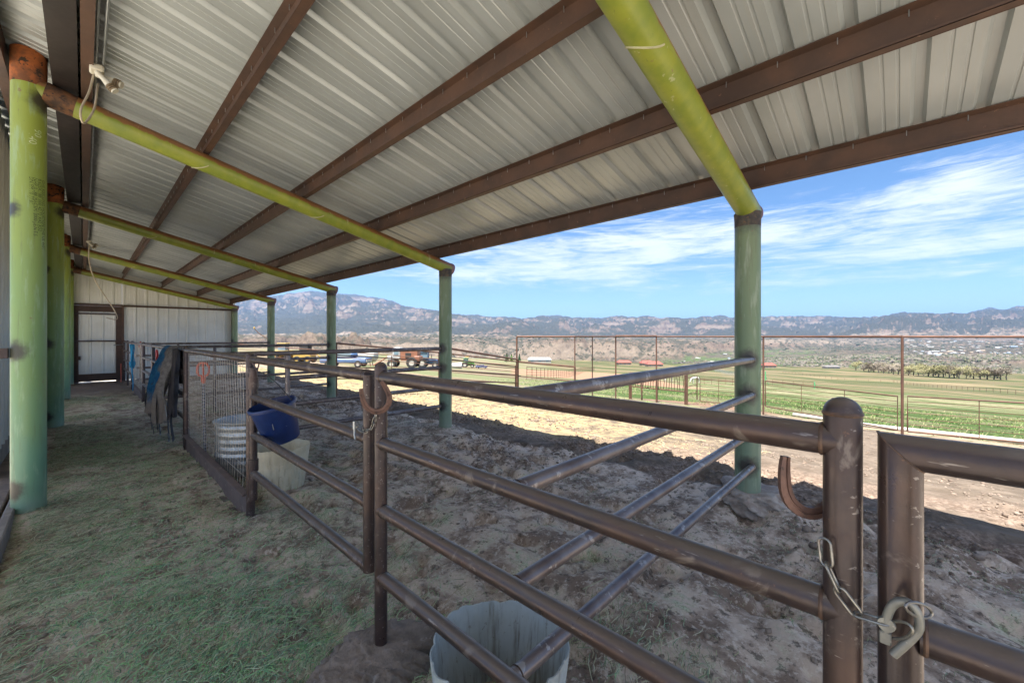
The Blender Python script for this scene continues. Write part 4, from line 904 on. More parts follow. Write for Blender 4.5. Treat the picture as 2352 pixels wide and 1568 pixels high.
# stencil lettering on the nearest green column and rafter
def wrap_text(body, size, cyl, mat, z0, ang0, parent, name='lettering', r=.1098):
    cu = bpy.data.curves.new('t', 'FONT'); cu.body = body; cu.size = size; cu.resolution_u = 2; o = bpy.data.objects.new('t', cu); COL.objects.link(o)
    dg = bpy.context.evaluated_depsgraph_get(); me = bpy.data.meshes.new_from_object(o.evaluated_get(dg)); V = []
    for v in me.vertices:
        a = ang0 + v.co.y / r; V.append((cyl[0] + r * math.cos(a), cyl[1] + r * math.sin(a), z0 - v.co.x))
    F = [tuple(p.vertices) for p in me.polygons]; bpy.data.objects.remove(o); bpy.data.curves.remove(cu); bpy.data.meshes.remove(me)
    return MB().add(V, F).build(name, mat, parent, False)
inkm = simple('stencil_ink', (.02, .03, .012), (.05, .07, .02), 60, .7); chalkm = simple('chalk', (.6, .62, .45), (.35, .45, .2), 50, .9)
c2 = [o for o in barn.children if o.name.startswith('column')][3]
base_ang = math.atan2(-5.72, .345)
for k, s_ in enumerate(('GHS KEELUNG HOUSTON THE US 4431', '8.625X.188 X 42.72 LB X42 X52', 'NHP 0.188 MACSMI 2000 J.E.N.T.S', 'DN FM 10   77.01')):
    pass
cols = [o for o in barn.children if o.name.startswith('column') and abs(np.mean([v.co.x for v in o.data.vertices]) - LX) < .02]
c2 = min(cols, key=lambda o: o.data.vertices[0].co.y)
for k, (s_, da) in enumerate((('GHS KEELUNG HOUSTON THE US 4431', .78), ('8.625X.188 .000 42.72 X42 X52', .52), ('NHP 0.188 MACSMI 2000 J.E.N.T.S', .25), ('DN FM 10 77.01', .02))):
    wrap_text(s_, .036, (LX, YD[1] if False else 5.72), inkm, 3.02, base_ang + da, c2)
wrap_text('140/', .07, (LX, 5.72), chalkm, 3.42, base_ang + .0, c2); wrap_text('90', .07, (LX, 5.72), chalkm, 3.46, base_ang + .3, c2)
# ------------------------------------------------------------------ loose matter on the ground
rng = np.random.default_rng(7)
def scatter_blades(name, X, Y, L, W, ang, curl, m, label, lift=.004, pitch=None, nseg=3, Z=None, kindlbl=None):
    """thin curved blades lying on (or standing from) the terrain, one mesh"""
    n = len(X); Z = H(X, Y) if Z is None else Z; s = np.linspace(0, 1, nseg + 1)
    V = np.zeros((n, nseg + 1, 2, 3)); pitch = np.zeros(n) if pitch is None else pitch
    for i, u in enumerate(s):
        a = ang + curl * (u - .5); hx = X + np.cos(ang) * L * (u - .5) * np.cos(pitch) - np.sin(ang) * curl * L * (u - .5) ** 2; hy = Y + np.sin(ang) * L * (u - .5) * np.cos(pitch) + np.cos(ang) * curl * L * (u - .5) ** 2
        zz = Z + lift + L * u * np.sin(pitch) + .012 * np.sin(np.pi * u) * (pitch == 0)
        for k, sg in enumerate((-1, 1)):
            V[:, i, k, 0] = hx - np.sin(a) * W * sg * .5; V[:, i, k, 1] = hy + np.cos(a) * W * sg * .5; V[:, i, k, 2] = zz + sg * W * .2
    idx = np.arange(n)[:, None] * (nseg + 1) * 2; F = []
    for i in range(nseg): F.append(np.stack([idx[:, 0] + 2 * i, idx[:, 0] + 2 * i + 1, idx[:, 0] + 2 * i + 3, idx[:, 0] + 2 * i + 2], 1))
    o = npmesh(name, V.reshape(-1, 3), np.concatenate(F), m, None, False); tag(o, label, kind='stuff'); return o
def blade_mat(name, cs):
    m, nb, bs = newmat(name); g = nb.node('ShaderNodeNewGeometry').outputs['Random Per Island']; cr = nb.node('ShaderNodeValToRGB'); cr.color_ramp.interpolation = 'CONSTANT'
    while len(cr.color_ramp.elements) < len(cs): cr.color_ramp.elements.new(.5)
    for i, c in enumerate(cs): cr.color_ramp.elements[i].position = i / len(cs); cr.color_ramp.elements[i].color = tuple(c) + (1,)
    nb.link(g, cr.inputs[0]); finish(nb, bs, cr.outputs[0], .7, spec=.25); return m
haym = blade_mat('hay', [(.22, .26, .14), (.34, .35, .20), (.18, .26, .15), (.46, .44, .28), (.22, .32, .20), (.55, .52, .38), (.16, .12, .08), (.14, .17, .09), (.4, .42, .27)])
hayg = blade_mat('fresh_hay', [(.20, .40, .16), (.30, .50, .22), (.11, .20, .12), (.34, .46, .26), (.20, .36, .22), (.45, .52, .34)])
strw = blade_mat('straw', [(.45, .37, .2), (.36, .28, .15), (.5, .43, .27), (.25, .19, .11)])
# aisle hay, denser towards the left and the middle distance
n = 60000; Y = -1.2 + 16.5 * rng.random(n) ** 1.5; X = -.3 + 2.6 * rng.random(n) ** 1.25; k = fbm(X * 1.5, Y * 1.1, 201, 4); keep = (k * 1.5 + (-.12 - X * .10 + np.clip(Y - 3, 0, 3) * .03) + rng.random(n) * .18 > .74); X, Y = X[keep], Y[keep]; n = len(X)
L = rng.uniform(.02, .10, n) * (1 + (rng.random(n) < .06) * 1.3); scatter_blades('loose_hay', X, Y, L, rng.uniform(.0016, .0034, n) * (1 + Y * .05), rng.normal(.5, .55, n), rng.normal(0, .7, n), haym, 'loose hay strewn over the aisle', lift=.006)
n = 22000; cx_ = rng.choice([.25, .55, .75, .15, .6], n, p=[.3, .25, .15, .15, .15]); cy_ = np.where(cx_ == .25, 1.9, np.where(cx_ == .55, 1.2, np.where(cx_ == .75, 2.4, np.where(cx_ == .15, 3.4, .9))))
X = cx_ + rng.normal(0, .34, n); Y = cy_ + rng.normal(0, .7, n) + np.where(rng.random(n) < .3, rng.uniform(0, 7, n), 0); ok = (X > -.35) & (X < 2.2); X, Y = X[ok], Y[ok]; n = len(X)
scatter_blades('green_hay', X, Y, rng.uniform(.008, .05, n) * (1 + (rng.random(n) < .08) * 3), rng.uniform(.0015, .004, n), rng.normal(.5, 1.0, n), rng.normal(0, .8, n), hayg, 'fresher green hay in the foreground', lift=.008)
n = 26000; X = rng.uniform(1.05, 4.6, n); Y = -1 + 11 * rng.random(n) ** 1.2; k = fbm(X * 1.3, Y * 1.3, 215, 4); ok = k + rng.random(n) * .2 > .62; X, Y = X[ok], Y[ok]; n = len(X)
scatter_blades('chaff', X, Y, rng.uniform(.008, .05, n), rng.uniform(.0015, .0035, n), rng.uniform(0, 6.28, n), rng.normal(0, .6, n), haym, 'short chaff trodden into the stall floor', lift=.004)
n = 9000; X = rng.uniform(5.2, 9.5, n); Y = rng.uniform(1.5, 16, n); k = fbm(X * .8, Y * .8, 231, 4); ok = k + rng.random(n) * .2 > .62; X, Y = X[ok], Y[ok]; n = len(X)
scatter_blades('straw_litter', X, Y, rng.uniform(.03, .12, n), rng.uniform(.003, .008, n), rng.uniform(0, 6.28, n), rng.normal(0, .6, n), strw, 'pale straw litter just outside the roof', lift=.008)
n = 700; X = -.35 + 2.0 * rng.random(n) ** 1.4; Y = -.4 + 6 * rng.random(n) ** 1.3
scatter_blades('long_straws', X, Y, rng.uniform(.10, .28, n), rng.uniform(.002, .0035, n), rng.normal(.55, .45, n), rng.normal(0, .8, n), blade_mat('pale_straw', [(.50, .50, .33), (.38, .46, .26), (.55, .50, .34), (.30, .38, .22), (.35, .25, .14)]), 'long pale hay stalks lying on the aisle', lift=.014, nseg=6)
# clods of soil and dung
def clods(name, X, Y, S, m, label, seed=1):
    bm = bmesh.new(); bmesh.ops.create_icosphere(bm, subdivisions=1, radius=1); base = np.array([v.co[:] for v in bm.verts]); bf = np.array([[v.index for v in f.verts] for f in bm.faces]); bm.free()
    n = len(X); r_ = np.random.default_rng(seed); nv = len(base); Z = H(X, Y); V = np.zeros((n, nv, 3)); 
    var = [base * (1 + .55 * (fbm(base[:, 0] * 1.9 + s_ * 3.1 + base[:, 2], base[:, 1] * 1.9 + s_ - base[:, 2], 300 + s_, 3) - .5)[:, None] * 2) for s_ in range(12)]
    for i in range(n):
        b_ = var[i % 12]; a = r_.uniform(0, 6.28); c, s_ = math.cos(a), math.sin(a); q = b_ * S[i] * np.array([1, r_.uniform(.7, 1.2), r_.uniform(.45, .8)])
        V[i] = np.stack([q[:, 0] * c - q[:, 1] * s_ + X[i], q[:, 0] * s_ + q[:, 1] * c + Y[i], q[:, 2] + Z[i] + S[i] * .15], 1)
    F = (np.arange(n)[:, None, None] * nv + bf[None]).reshape(-1, 3); o = npmesh(name, V.reshape(-1, 3), F, m); tag(o, label, kind='stuff'); return o
def clod_mat(name, a, b_):
    m, nb, bs = newmat(name); g = nb.node('ShaderNodeNewGeometry').outputs['Random Per Island']; P = nb.node('ShaderNodeTexCoord').outputs['Object']; n2 = nb.noise(P, 45, 5, .7)
    col = nb.mix(nb.math('ADD', nb.math('MULTIPLY', g, .6), nb.math('MULTIPLY', n2, .4)), a, b_); finish(nb, bs, col, .95, 0, n2, .9, .012, .15); return m
cm = clod_mat('soil_clods', (.13, .095, .073), (.34, .27, .22))
n = 24000; X = rng.uniform(3.0, 9.0, n); Y = -2.5 + 14 * rng.random(n) ** 1.1; k = sstep(fbm(X / 1.1, Y / 1.1, 40, 3), .40, .60) * (1 - sstep(X, 6.0, 8.6)) * sstep(X, 3.0, 4.6); ok = rng.random(n) < k; X, Y = X[ok], Y[ok]; n = len(X)
clods('churned_clods', X, Y, rng.uniform(.006, .019, n) * (1 + (rng.random(n) < .05) * 1.2), cm, 'dark churned clods along the drip line')
n = 1500; X = rng.uniform(-.2, 4.5, n); Y = rng.uniform(.2, 12, n); clods('small_clods', X, Y, rng.uniform(.006, .02, n), clod_mat('pale_clods', (.16, .12, .09), (.40, .32, .26)), 'small crumbs of soil on the stall floor', 3)
n = 1400; X = rng.uniform(7, 18, n); Y = rng.uniform(-5, 20, n); clods('corral_clods', X, Y, rng.uniform(.008, .028, n), clod_mat('corral_crumbs', (.13, .09, .065), (.30, .235, .18)), 'crumbs of dry dung scattered on the sunlit corral', 5)
# broken concrete collar at the foot of the nearest outer column
cc = thing('concrete_footing', (OX, COLY[0], Hs(OX, COLY[0]) + .05), 'crumbling soil-covered concrete collar under the nearest outer green column', 'footing')
rock('collar', simple('collar_concrete', (.42, .36, .31), (.26, .20, .165), 8, .95, 0, .9, (.33, .29, .25), 20, .6, bdist=.02), cc, (.05, -.03, -.03), (.36, .33, .15), 23, 5, .42)
c4 = thing('concrete_footing', (OX, COLY[1], Hs(OX, COLY[1]) - .05), 'low soil mound at the foot of the second outer green column', 'footing')
rock('collar', MATS['collar_concrete'], c4, (0, 0, -.02), (.34, .36, .09), 29, 4, .3)

# ------------------------------------------------------------------ corral fence, header pipes and gates
prust = simple('field_rust', (.15, .075, .05), (.10, .055, .04), 2.5, .6, .3, .1, (.22, .11, .07), 12, .64)
ZTOP = 1.585
CP = [(12.6, 11.72), (14.3, 9.95), (16.2, 10.3), (18.7, 10.5), (20.35, 9.1), (20.35, 4.3), (18.0, -.05), (18.9, -4.9), (19.9, -9.8)]
cf = thing('corral_header', (18, 4, -1.6), 'tall rusty header pipes on posts around the corral gates', 'fence'); L0 = cf.location
for i, (x, y) in enumerate(CP):
    z0 = Hs(x, y) - .2; top_ = ZTOP
    MB().tube([Vector((x, y, z0)) - L0, Vector((x, y, top_)) - L0], .036 if i not in (1, 2) else .024, 12).build('post', prust, cf)
for i in range(len(CP) - 1):
    a, c = CP[i], CP[i + 1]; r_ = .055 if i == 3 else .036; z = ZTOP + (.02 if i == 3 else 0) + (.0 if i < 3 else 0)
    MB().tube([Vector((a[0], a[1], z)) - L0, Vector((c[0], c[1], z)) - L0], r_ if i != 5 else .04, 12).build('header', prust, cf)
def field_gate(p, q, zt_, zb, label, n=5, stays=2, m=prust, name='field_gate'):
    t = thing(name, ((p[0] + q[0]) / 2, (p[1] + q[1]) / 2, zb), label, 'gate'); c = Vector((t.location.x, t.location.y, zb)); p = Vector((p[0], p[1], 0)) - Vector((c.x, c.y, 0)); q = Vector((q[0], q[1], 0)) - Vector((c.x, c.y, 0)); h = zt_ - zb
    U = Vector((0, 0, 1)); MB().tube([p, p + U * h, q + U * h, q, p], .024, 8).build('gate_frame', m, t, ang=60)
    for k in range(1, n + 1): z = h * (k / (n + 1)) ** .9; MB().tube([p + U * z, q + U * z], .009, 6).build('bar', m, t)
    for k in range(1, stays + 1): f = k / (stays + 1); MB().tube([p.lerp(q, f), p.lerp(q, f) + U * h], .011, 6).build('stay', m, t)
    return t
def lerp2(a, c, f): return (a[0] + (c[0] - a[0]) * f, a[1] + (c[1] - a[1]) * f)
field_gate(lerp2(CP[5], CP[6], .02), lerp2(CP[5], CP[6], .975), -.33, -1.42, 'rusty field gate left of the tall single post, grass behind it')
field_gate(lerp2(CP[6], CP[7], .025), lerp2(CP[6], CP[7], .97), -.30, -1.42, 'rusty field gate right of the tall single post, at the right edge')
field_gate(lerp2(CP[4], CP[5], .45), lerp2(CP[4], CP[5], .97), -.46, -1.5, 'rusty field gate seen just left of the nearest green outer column')
# pipe fence from the outer corner post back to the barn and along the far side
def field_fence(name, pts, h, nr, sp, label, r=.024, m=prust, sub=True, post_r=None):
    t = thing(name, (pts[0][0], pts[0][1], Hs(*pts[0])), label, 'fence'); O = Vector(t.location); ps = []
    for a, c in zip(pts, pts[1:]):
        d = math.dist(a, c); k = max(1, round(d / sp))
        for i in range(k): ps.append(lerp2(a, c, i / k))
    ps.append(pts[-1]); zs = [float(H(np.array([p[0]]), np.array([p[1]]), False)[0]) for p in ps]
    for p, z in zip(ps, zs): MB().tube([Vector((p[0], p[1], z - .2)) - O, Vector((p[0], p[1], z + h)) - O], post_r or r, 6).build('post', m, t)
    for k in range(nr):
        f = 1 - k / max(nr, 1) * .85; MB().tube([Vector((p[0], p[1], z + h * f)) - O for p, z in zip(ps, zs)], r * (1 if k == 0 else .6), 6).build('rail', m, t)
    return t
field_fence('corral_fence', [(OX + .13, 10.46), (8.5, 11.6), CP[0]], 1.42, 4, 4.3, 'pipe fence sloping from the third outer green column down to the corral corner', .024)
field_fence('corral_fence', [CP[0], (CP[1][0], CP[1][1])], 1.42, 2, 3, 'heavy pipe rail between the corral corner and the tall header posts', .04)
field_fence('corral_fence', [(12.6, 11.8), (9.9, 17.2), (7.2, 22.6), (3.0, 30)], 1.25, 4, 5.6, 'four-rail fence beyond the corral corner, running behind the barn', .02)
field_fence('corral_fence', [(7.2, 9.4), (12.55, 11.6)], 1.5, 4, 8, 'thick single rail with three thin rails slanting down to the corral corner', .034)
wp = MB(); pp = [(21.6, 3.4), (20.2, .6), (20.4, -2.0), (21.0, -6.5), (22, -12)]
wp.tube([(x, y, Hs(x, y) + .07) for x, y in pp], .085, 14)
o = wp.build('irrigation_pipe', simple('white_pipe', (.45, .43, .39), (.36, .34, .30), 3, .5, 0, .05, (.35, .28, .2), 9, .62)); tag(o, 'long white irrigation pipe lying in the grass behind the field gates', 'pipe')
# panel of leaning rods (old bed of wires) between posts
wpn = thing('rod_panel', (21.0, 7.3, -1.7), 'low rusty pen panel of twisted leaning rods beyond the dirt mound', 'panel'); O = Vector(wpn.location); rr_ = random.Random(3)
a_, c_ = at(1446, 862, 22.5), at(1578, 868, 20.5); a_.z = c_.z = 0
def PP(f, z): p = a_.lerp(c_, f); return Vector((p.x, p.y, z)) - O
for f in (0, .03, .23, .5, .97, 1.0): MB().tube([PP(f, -1.9), PP(f, -.3 if f > .2 else -.45)], .045, 8).build('post', prust, wpn)
MB().tube([PP(0, -1.15), PP(1, -1.2)], .032, 6).build('rail', prust, wpn); MB().tube([PP(0, -.42), PP(1, -.32)], .03, 6).build('rail', prust, wpn); MB().tube([PP(0, -.72), PP(1, -.75)], .012, 6).build('rail', prust, wpn)
for k in range(22): f = (k + .5) / 22; MB().tube([PP(f, -1.15), PP(f + rr_.uniform(-.015, .015), -.8), PP(f + rr_.uniform(-.02, .02), -.38)], .017, 5).build('rod', dkrust, wpn)
e_ = at(1601, 868, 21.5); e2 = Vector((e_.x, e_.y, 0)) - O; mb = MB()
for q in (PP(1, 0), e2): mb.tube([Vector((q.x, q.y, -.35 + 1.6 - 1.75)) + Vector((0, 0, 1.7)), Vector((q.x, q.y, -.05))], .03, 8)
for z in (-.05 + 1.25, .35, .75): mb.tube([Vector((PP(1, 0).x, PP(1, 0).y, z)), Vector((e2.x, e2.y, z))], .02, 6)
mb.build('end_frame', prust, wpn)
# pasture and arena fences
g = lambda x, y: tuple(on_ground(x, y)[:2])
field_fence('pasture_fence', [g(2420, 916), g(2333, 906), g(2054, 879)], 1.25, 2, 3.4, 'long rusty pasture fence crossing the green field at the right', .035, post_r=.045)
field_fence('pasture_fence', [g(2052, 878.8), g(1940, 874), g(1870, 865), g(1798, 857)], 1.25, 2, 4.5, 'far end of the pasture fence receding towards the red roof', .04, post_r=.05)
grn = simple('green_posts', (.10, .38, .16), None, 3, .5)
field_fence('pen_fence', [g(1774, 884), g(1822, 886), g(1868, 889)], 1.3, 3, 2.6, 'small dark pen fence in the grass beside the green post', .03)
field_fence('arena_fence', [g(1445, 872), g(1560, 880), g(1600, 884), g(1740, 884)], 1.3, 3, 2.4, 'dark rail fence along the front of the brown arena', .03)
field_fence('arena_fence', [g(1210, 872), g(1330, 858), g(1365, 850)], 1.3, 4, 2.6, 'rail fence along the left side of the brown arena', .03)
field_fence('arena_fence', [g(1600, 846), g(1640, 850), g(1690, 864)], 1.5, 3, 2.6, 'pale post fence at the right side of the brown arena', .04, simple('grey_posts', (.45, .47, .45), None, 3, .6))
def green_post(x, y, h, label):
    p = on_ground(x, y); o = MB().tube([(0, 0, -.2), (0, 0, h)], .11, 10).tube([(.0, 0, h * .75), (.7, -.5, .0)], .05, 8).build('brace_post', grn); o.location = (p.x, p.y, p.z); tag(o, label, 'post')
green_post(1758, 884, 3.2, 'tall bright green corner post in the pasture just right of the green outer column'); green_post(1871, 892, 1.5, 'short bright green braced post at the end of the small pen fence')
# tufts of grass behind the gates
n = 26000; X = rng.uniform(19.6, 46, n) ; Y = rng.uniform(-14, 26, n); k = fbm(X * .35, Y * .35, 251, 4); ok = (k + rng.random(n) * .25 > .55) & (X > 19.9 + .4 * np.clip(Y, 0, 6)); X, Y = X[ok], Y[ok]; n = len(X)
grm = blade_mat('pasture_blades', [(.08, .14, .03), (.12, .18, .05), (.27, .24, .13), (.10, .16, .035), (.20, .19, .09), (.14, .19, .055)])
scatter_blades('grass_tufts', X, Y, rng.uniform(.06, .16, n), rng.uniform(.010, .022, n), rng.uniform(0, 6.28, n), rng.normal(0, .5, n), grm, 'rough grass behind the gates', lift=0.0, pitch=rng.uniform(.3, 1.0, n), nseg=2)
n = 5000; X = rng.uniform(12, 20, n); Y = rng.uniform(8.5, 20, n); k = fbm(X * .5, Y * .5, 261, 4); ok = k + rng.random(n) * .15 > .64; X, Y = X[ok], Y[ok]; n = len(X)
scatter_blades('weeds', X, Y, rng.uniform(.05, .2, n), rng.uniform(.008, .018, n), rng.uniform(0, 6.28, n), rng.normal(0, .5, n), grm, 'patches of weeds near the corral corner', lift=0.0, pitch=rng.uniform(.7, 1.4, n), nseg=2)
# ------------------------------------------------------------------ vehicles in the lot beyond the stalls
def pm(name, c, rough=.45): return simple(name, c, tuple(k * .8 for k in c), 1.5, rough, 0, .05)
tyre = pm('tyre_rubber', (.03, .03, .03), .85); glassm = simple('cab_glass', (.20, .28, .32), (.12, .18, .22), 2, .12, 0, 0); steelw = pm('pale_rim', (.5, .48, .42)); bluep = pm('blue_paint', (.07, .13, .25)); bluel = pm('light_blue_paint', (.13, .24, .36))
orp = pm('orange_paint', (.28, .12, .07)); whp = pm('white_paint', (.40, .40, .39)); grp = pm('green_paint', (.08, .24, .05)); yel = pm('yellow_paint', (.42, .29, .07)); navy = pm('navy_paint', (.015, .025, .12), .25); greyp = pm('grey_tank', (.55, .56, .58))
def wheel(parent, x, y, r, w_, rim=steelw):
    m = Matrix.Rotation(R(90), 3, 'X'); prof = [(r * .55, -w_ / 2), (r * .92, -w_ / 2), (r, -w_ * .32), (r, w_ * .32), (r * .92, w_ / 2), (r * .55, w_ / 2), (r * .55, -w_ / 2)]
    o = MB().lathe(prof, (x, y, r), 18, m).build('wheel', tyre, parent); MB().lathe([(0, -w_ * .3), (r * .2, -w_ * .36), (r * .54, -w_ * .3), (r * .56, 0), (r * .54, w_ * .3), (r * .2, w_ * .36), (0, w_ * .3)], (x, y, r), 16, m).build('rim', rim, o)
def groundz(x, y): return float(H(np.array([x]), np.array([y]), False)[0])
def vplace(name, px_, py_, label, cat, deg, s=1.0):
    p = on_ground(px_, py_); return thing(name, (p.x, p.y, groundz(p.x, p.y)), label, cat, None, R(deg), s)
VR = -46.4   # facing across the view
def tractor(t, body, cabm, loader=True):
    MB().box((1.05, 0, 1.15), (1.7, .7, .65), bevel=.08).box((1.05, 0, .75), (1.8, .45, .35), bevel=.05).build('hood', body, t); MB().box((1.92, 0, 1.1), (.05, .6, .5), bevel=.02).build('grille', tyre, t)
    c = MB().box((-.35, 0, 1.2), (1.2, .9, .5), bevel=.06).box((-.35, 0, 2.62), (1.5, 1.35, .14), bevel=.05).build('cab', cabm, t); mb = MB()
    for x in (-.95, .25):
        for y in (-.58, .58): mb.tube([(x, y * .8, 1.3), (x * .95 - .02, y, 2.6)], .045, 6)
    mb.build('cab_frame', cabm, c); MB().box((-.35, 0, 2.0), (1.1, 1.05, 1.1), bevel=.03).build('window', glassm, c)
    for y in (-.85, .85): wheel(t, -.6, y, .82, .42); wheel(t, 1.5, y * .85, .5, .3); MB().box((-.6, y, 1.62), (1.3, .45, .08), bevel=.03).build('fender', body, t)
    MB().tube([(.75, .25, 1.4), (.75, .25, 2.2)], .05, 8).build('exhaust', tyre, t)
    if loader:
        for y in (-.5, .5): MB().tube([(.2, y, 1.5), (1.4, y, 1.45), (2.5, y, .6)], .07, 6).build('loader_arm', body, t)
        MB().box((2.75, 0, .5), (.5, 1.7, .55), bevel=.06).build('loader_bucket', greyp, t)
tr = vplace('tractor', 980, 844, 'light blue tractor with a loader, parked beside the orange machine', 'tractor', VR); tractor(tr, bluep, bluel)
hv = vplace('harvester', 930, 844, 'orange harvester with a white cab, parked left of the blue tractor', 'harvester', VR)
MB().box((.8, 0, 1.75), (2.4, 1.8, 1.5), bevel=.08).box((1.9, 0, 1.3), (.8, 1.9, .7), bevel=.06).build('body', orp, hv); MB().box((.7, -.92, 1.75), (.8, .05, .7), bevel=.02).build('engine_grille', tyre, hv)
c_ = MB().box((-1.0, 0, 2.0), (1.1, 1.5, 1.7), bevel=.1).build('cab', whp, hv); MB().box((-1.0, -.77, 2.25), (.6, .03, .9), bevel=.01).build('window', glassm, c_); MB().box((-1.9, 0, 1.4), (.9, 1.4, .8), bevel=.2).build('hood', whp, hv)
for x, r_ in ((-1.6, .6), (1.2, .75)):
    for y in (-1.0, 1.0): wheel(hv, x, y, r_, .4)
MB().tube([(-2.3, .0, 1.6), (-3.4, 0, .9), (-4.4, 0, .35)], .09, 8).build('boom', orp, hv); MB().tube([(-1.5, .3, 2.2), (-3.2, .3, 2.9)], .03, 6).build('aerial', tyre, hv)
tk = vplace('tank_trailer', 836, 841, 'white cylindrical tank on red legs left of the orange harvester', 'tank', VR)
MB().lathe([(0, -1.75), (.45, -1.68), (.74, -1.45), (.8, -1.2), (.8, 1.2), (.74, 1.45), (.45, 1.68), (0, 1.75)], (0, 0, 1.35), 28, Matrix.Rotation(R(90), 3, 'Y')).build('vessel', whp, tk)
for x in (-.9, .9):
    for y in (-.5, .5): MB().tube([(x * .9, y * .7, .9), (x * 1.1, y, 0)], .05, 6).build('leg', orp, tk)
MB().tube([(1.2, 0, 2.1), (1.5, 0, 2.35), (1.9, 0, 1.6)], .04, 6).build('pump_pipe', orp, tk)
def pickup(t, m):
    MB().box((0, 0, .72), (5.0, 1.85, .5), bevel=.12).box((1.75, 0, .93), (1.5, 1.75, .2), bevel=.08).build('body', m, t); c = MB().box((.1, 0, 1.3), (1.9, 1.6, .62), bevel=.2).build('cab', m, t)
    for y in (-.79, .79): MB().box((.1, y, 1.34), (1.4, .06, .38), bevel=.02).build('window', glassm, c)
    MB().box((-1.7, 0, 1.02), (1.5, 1.8, .14), bevel=.02).build('bed', m, t); MB().box((2.49, 0, .72), (.06, 1.7, .22), bevel=.02).build('bumper', steelw, t)
    for x in (-1.55, 1.6):
        for y in (-.85, .85): wheel(t, x, y, .38, .24)
pk = vplace('pickup', 795, 843, 'blue pickup truck in the lot, left of the white tank', 'pickup', VR); pickup(pk, bluep)
pk2 = vplace('pickup', 1106, 846, 'small dark navy pickup truck parked by the green machine', 'pickup', VR - 8, .62); pickup(pk2, navy)
gm = vplace('green_tractor', 1073, 844, 'bright green farm tractor with yellow wheels right of the second outer column', 'tractor', VR, .95); tractor(gm, grp, grp, True)
MB().box((0, 0, 3.0), (1.2, 1.0, .22), bevel=.05).build('canopy', yel, gm)
ct = vplace('culvert_tank', 1050, 846, 'pale grey stock tank lying beside the green tractor', 'tank', VR); MB().lathe([(0, -1.0), (.62, -1.0), (.66, -.9), (.66, .9), (.62, 1.0), (0, 1.0)], (0, 0, .6), 24, Matrix.Rotation(R(90), 3, 'Y')).build('vessel', greyp, ct)
bh = vplace('backhoe', 650, 827, 'yellow backhoe with a thin raised boom beyond the far stalls', 'backhoe', VR, .9)
MB().box((0, 0, 1.1), (2.6, 1.3, .8), bevel=.08).build('body', yel, bh); c_ = MB().box((.1, 0, 2.55), (1.4, 1.3, .12), bevel=.04).build('cab', yel, bh); MB().box((.1, 0, 2.0), (1.1, 1.15, 1.0), bevel=.03).build('window', glassm, c_)
for y in (-.8, .8): wheel(bh, -.9, y, .65, .4, yel); wheel(bh, 1.1, y, .5, .3, yel)
MB().tube([(-1.3, 0, 1.0), (-2.0, 0, 2.4), (-1.5, 0, 3.2), (-2.6, 0, 3.4), (-3.7, 0, 4.1), (-4.3, 0, 4.75)], [.14, .12, .1, .08, .07, .06], 8).build('boom', dkrust, bh); MB().box((-4.35, 0, 4.9), (.22, .22, .3), bevel=.05).build('boom_tip', yel, bh)
MB().tube([(1.2, .4, 1.3), (2.3, .4, .9), (2.6, .4, .3)], .08, 6).build('loader_arm', yel, bh); MB().box((2.8, 0, .4), (.5, 1.8, .6), bevel=.06).build('loader_bucket', yel, bh)
bl2 = vplace('skid_loader', 700, 833, 'yellow skid loader behind the pipe rails, right of the backhoe', 'loader', VR)
MB().box((0, 0, .9), (2.2, 1.4, .9), bevel=.1).build('body', yel, bl2); MB().box((.1, 0, 1.75), (1.1, 1.0, .9), bevel=.05).build('cab', tyre, bl2); MB().tube([(-.9, .6, 1.4), (.3, .6, 1.8), (1.6, .6, .7)], .08, 6).build('loader_arm', yel, bl2)
for x in (-.6, .7):
    for y in (-.75, .75): wheel(bl2, x, y, .42, .3, yel)
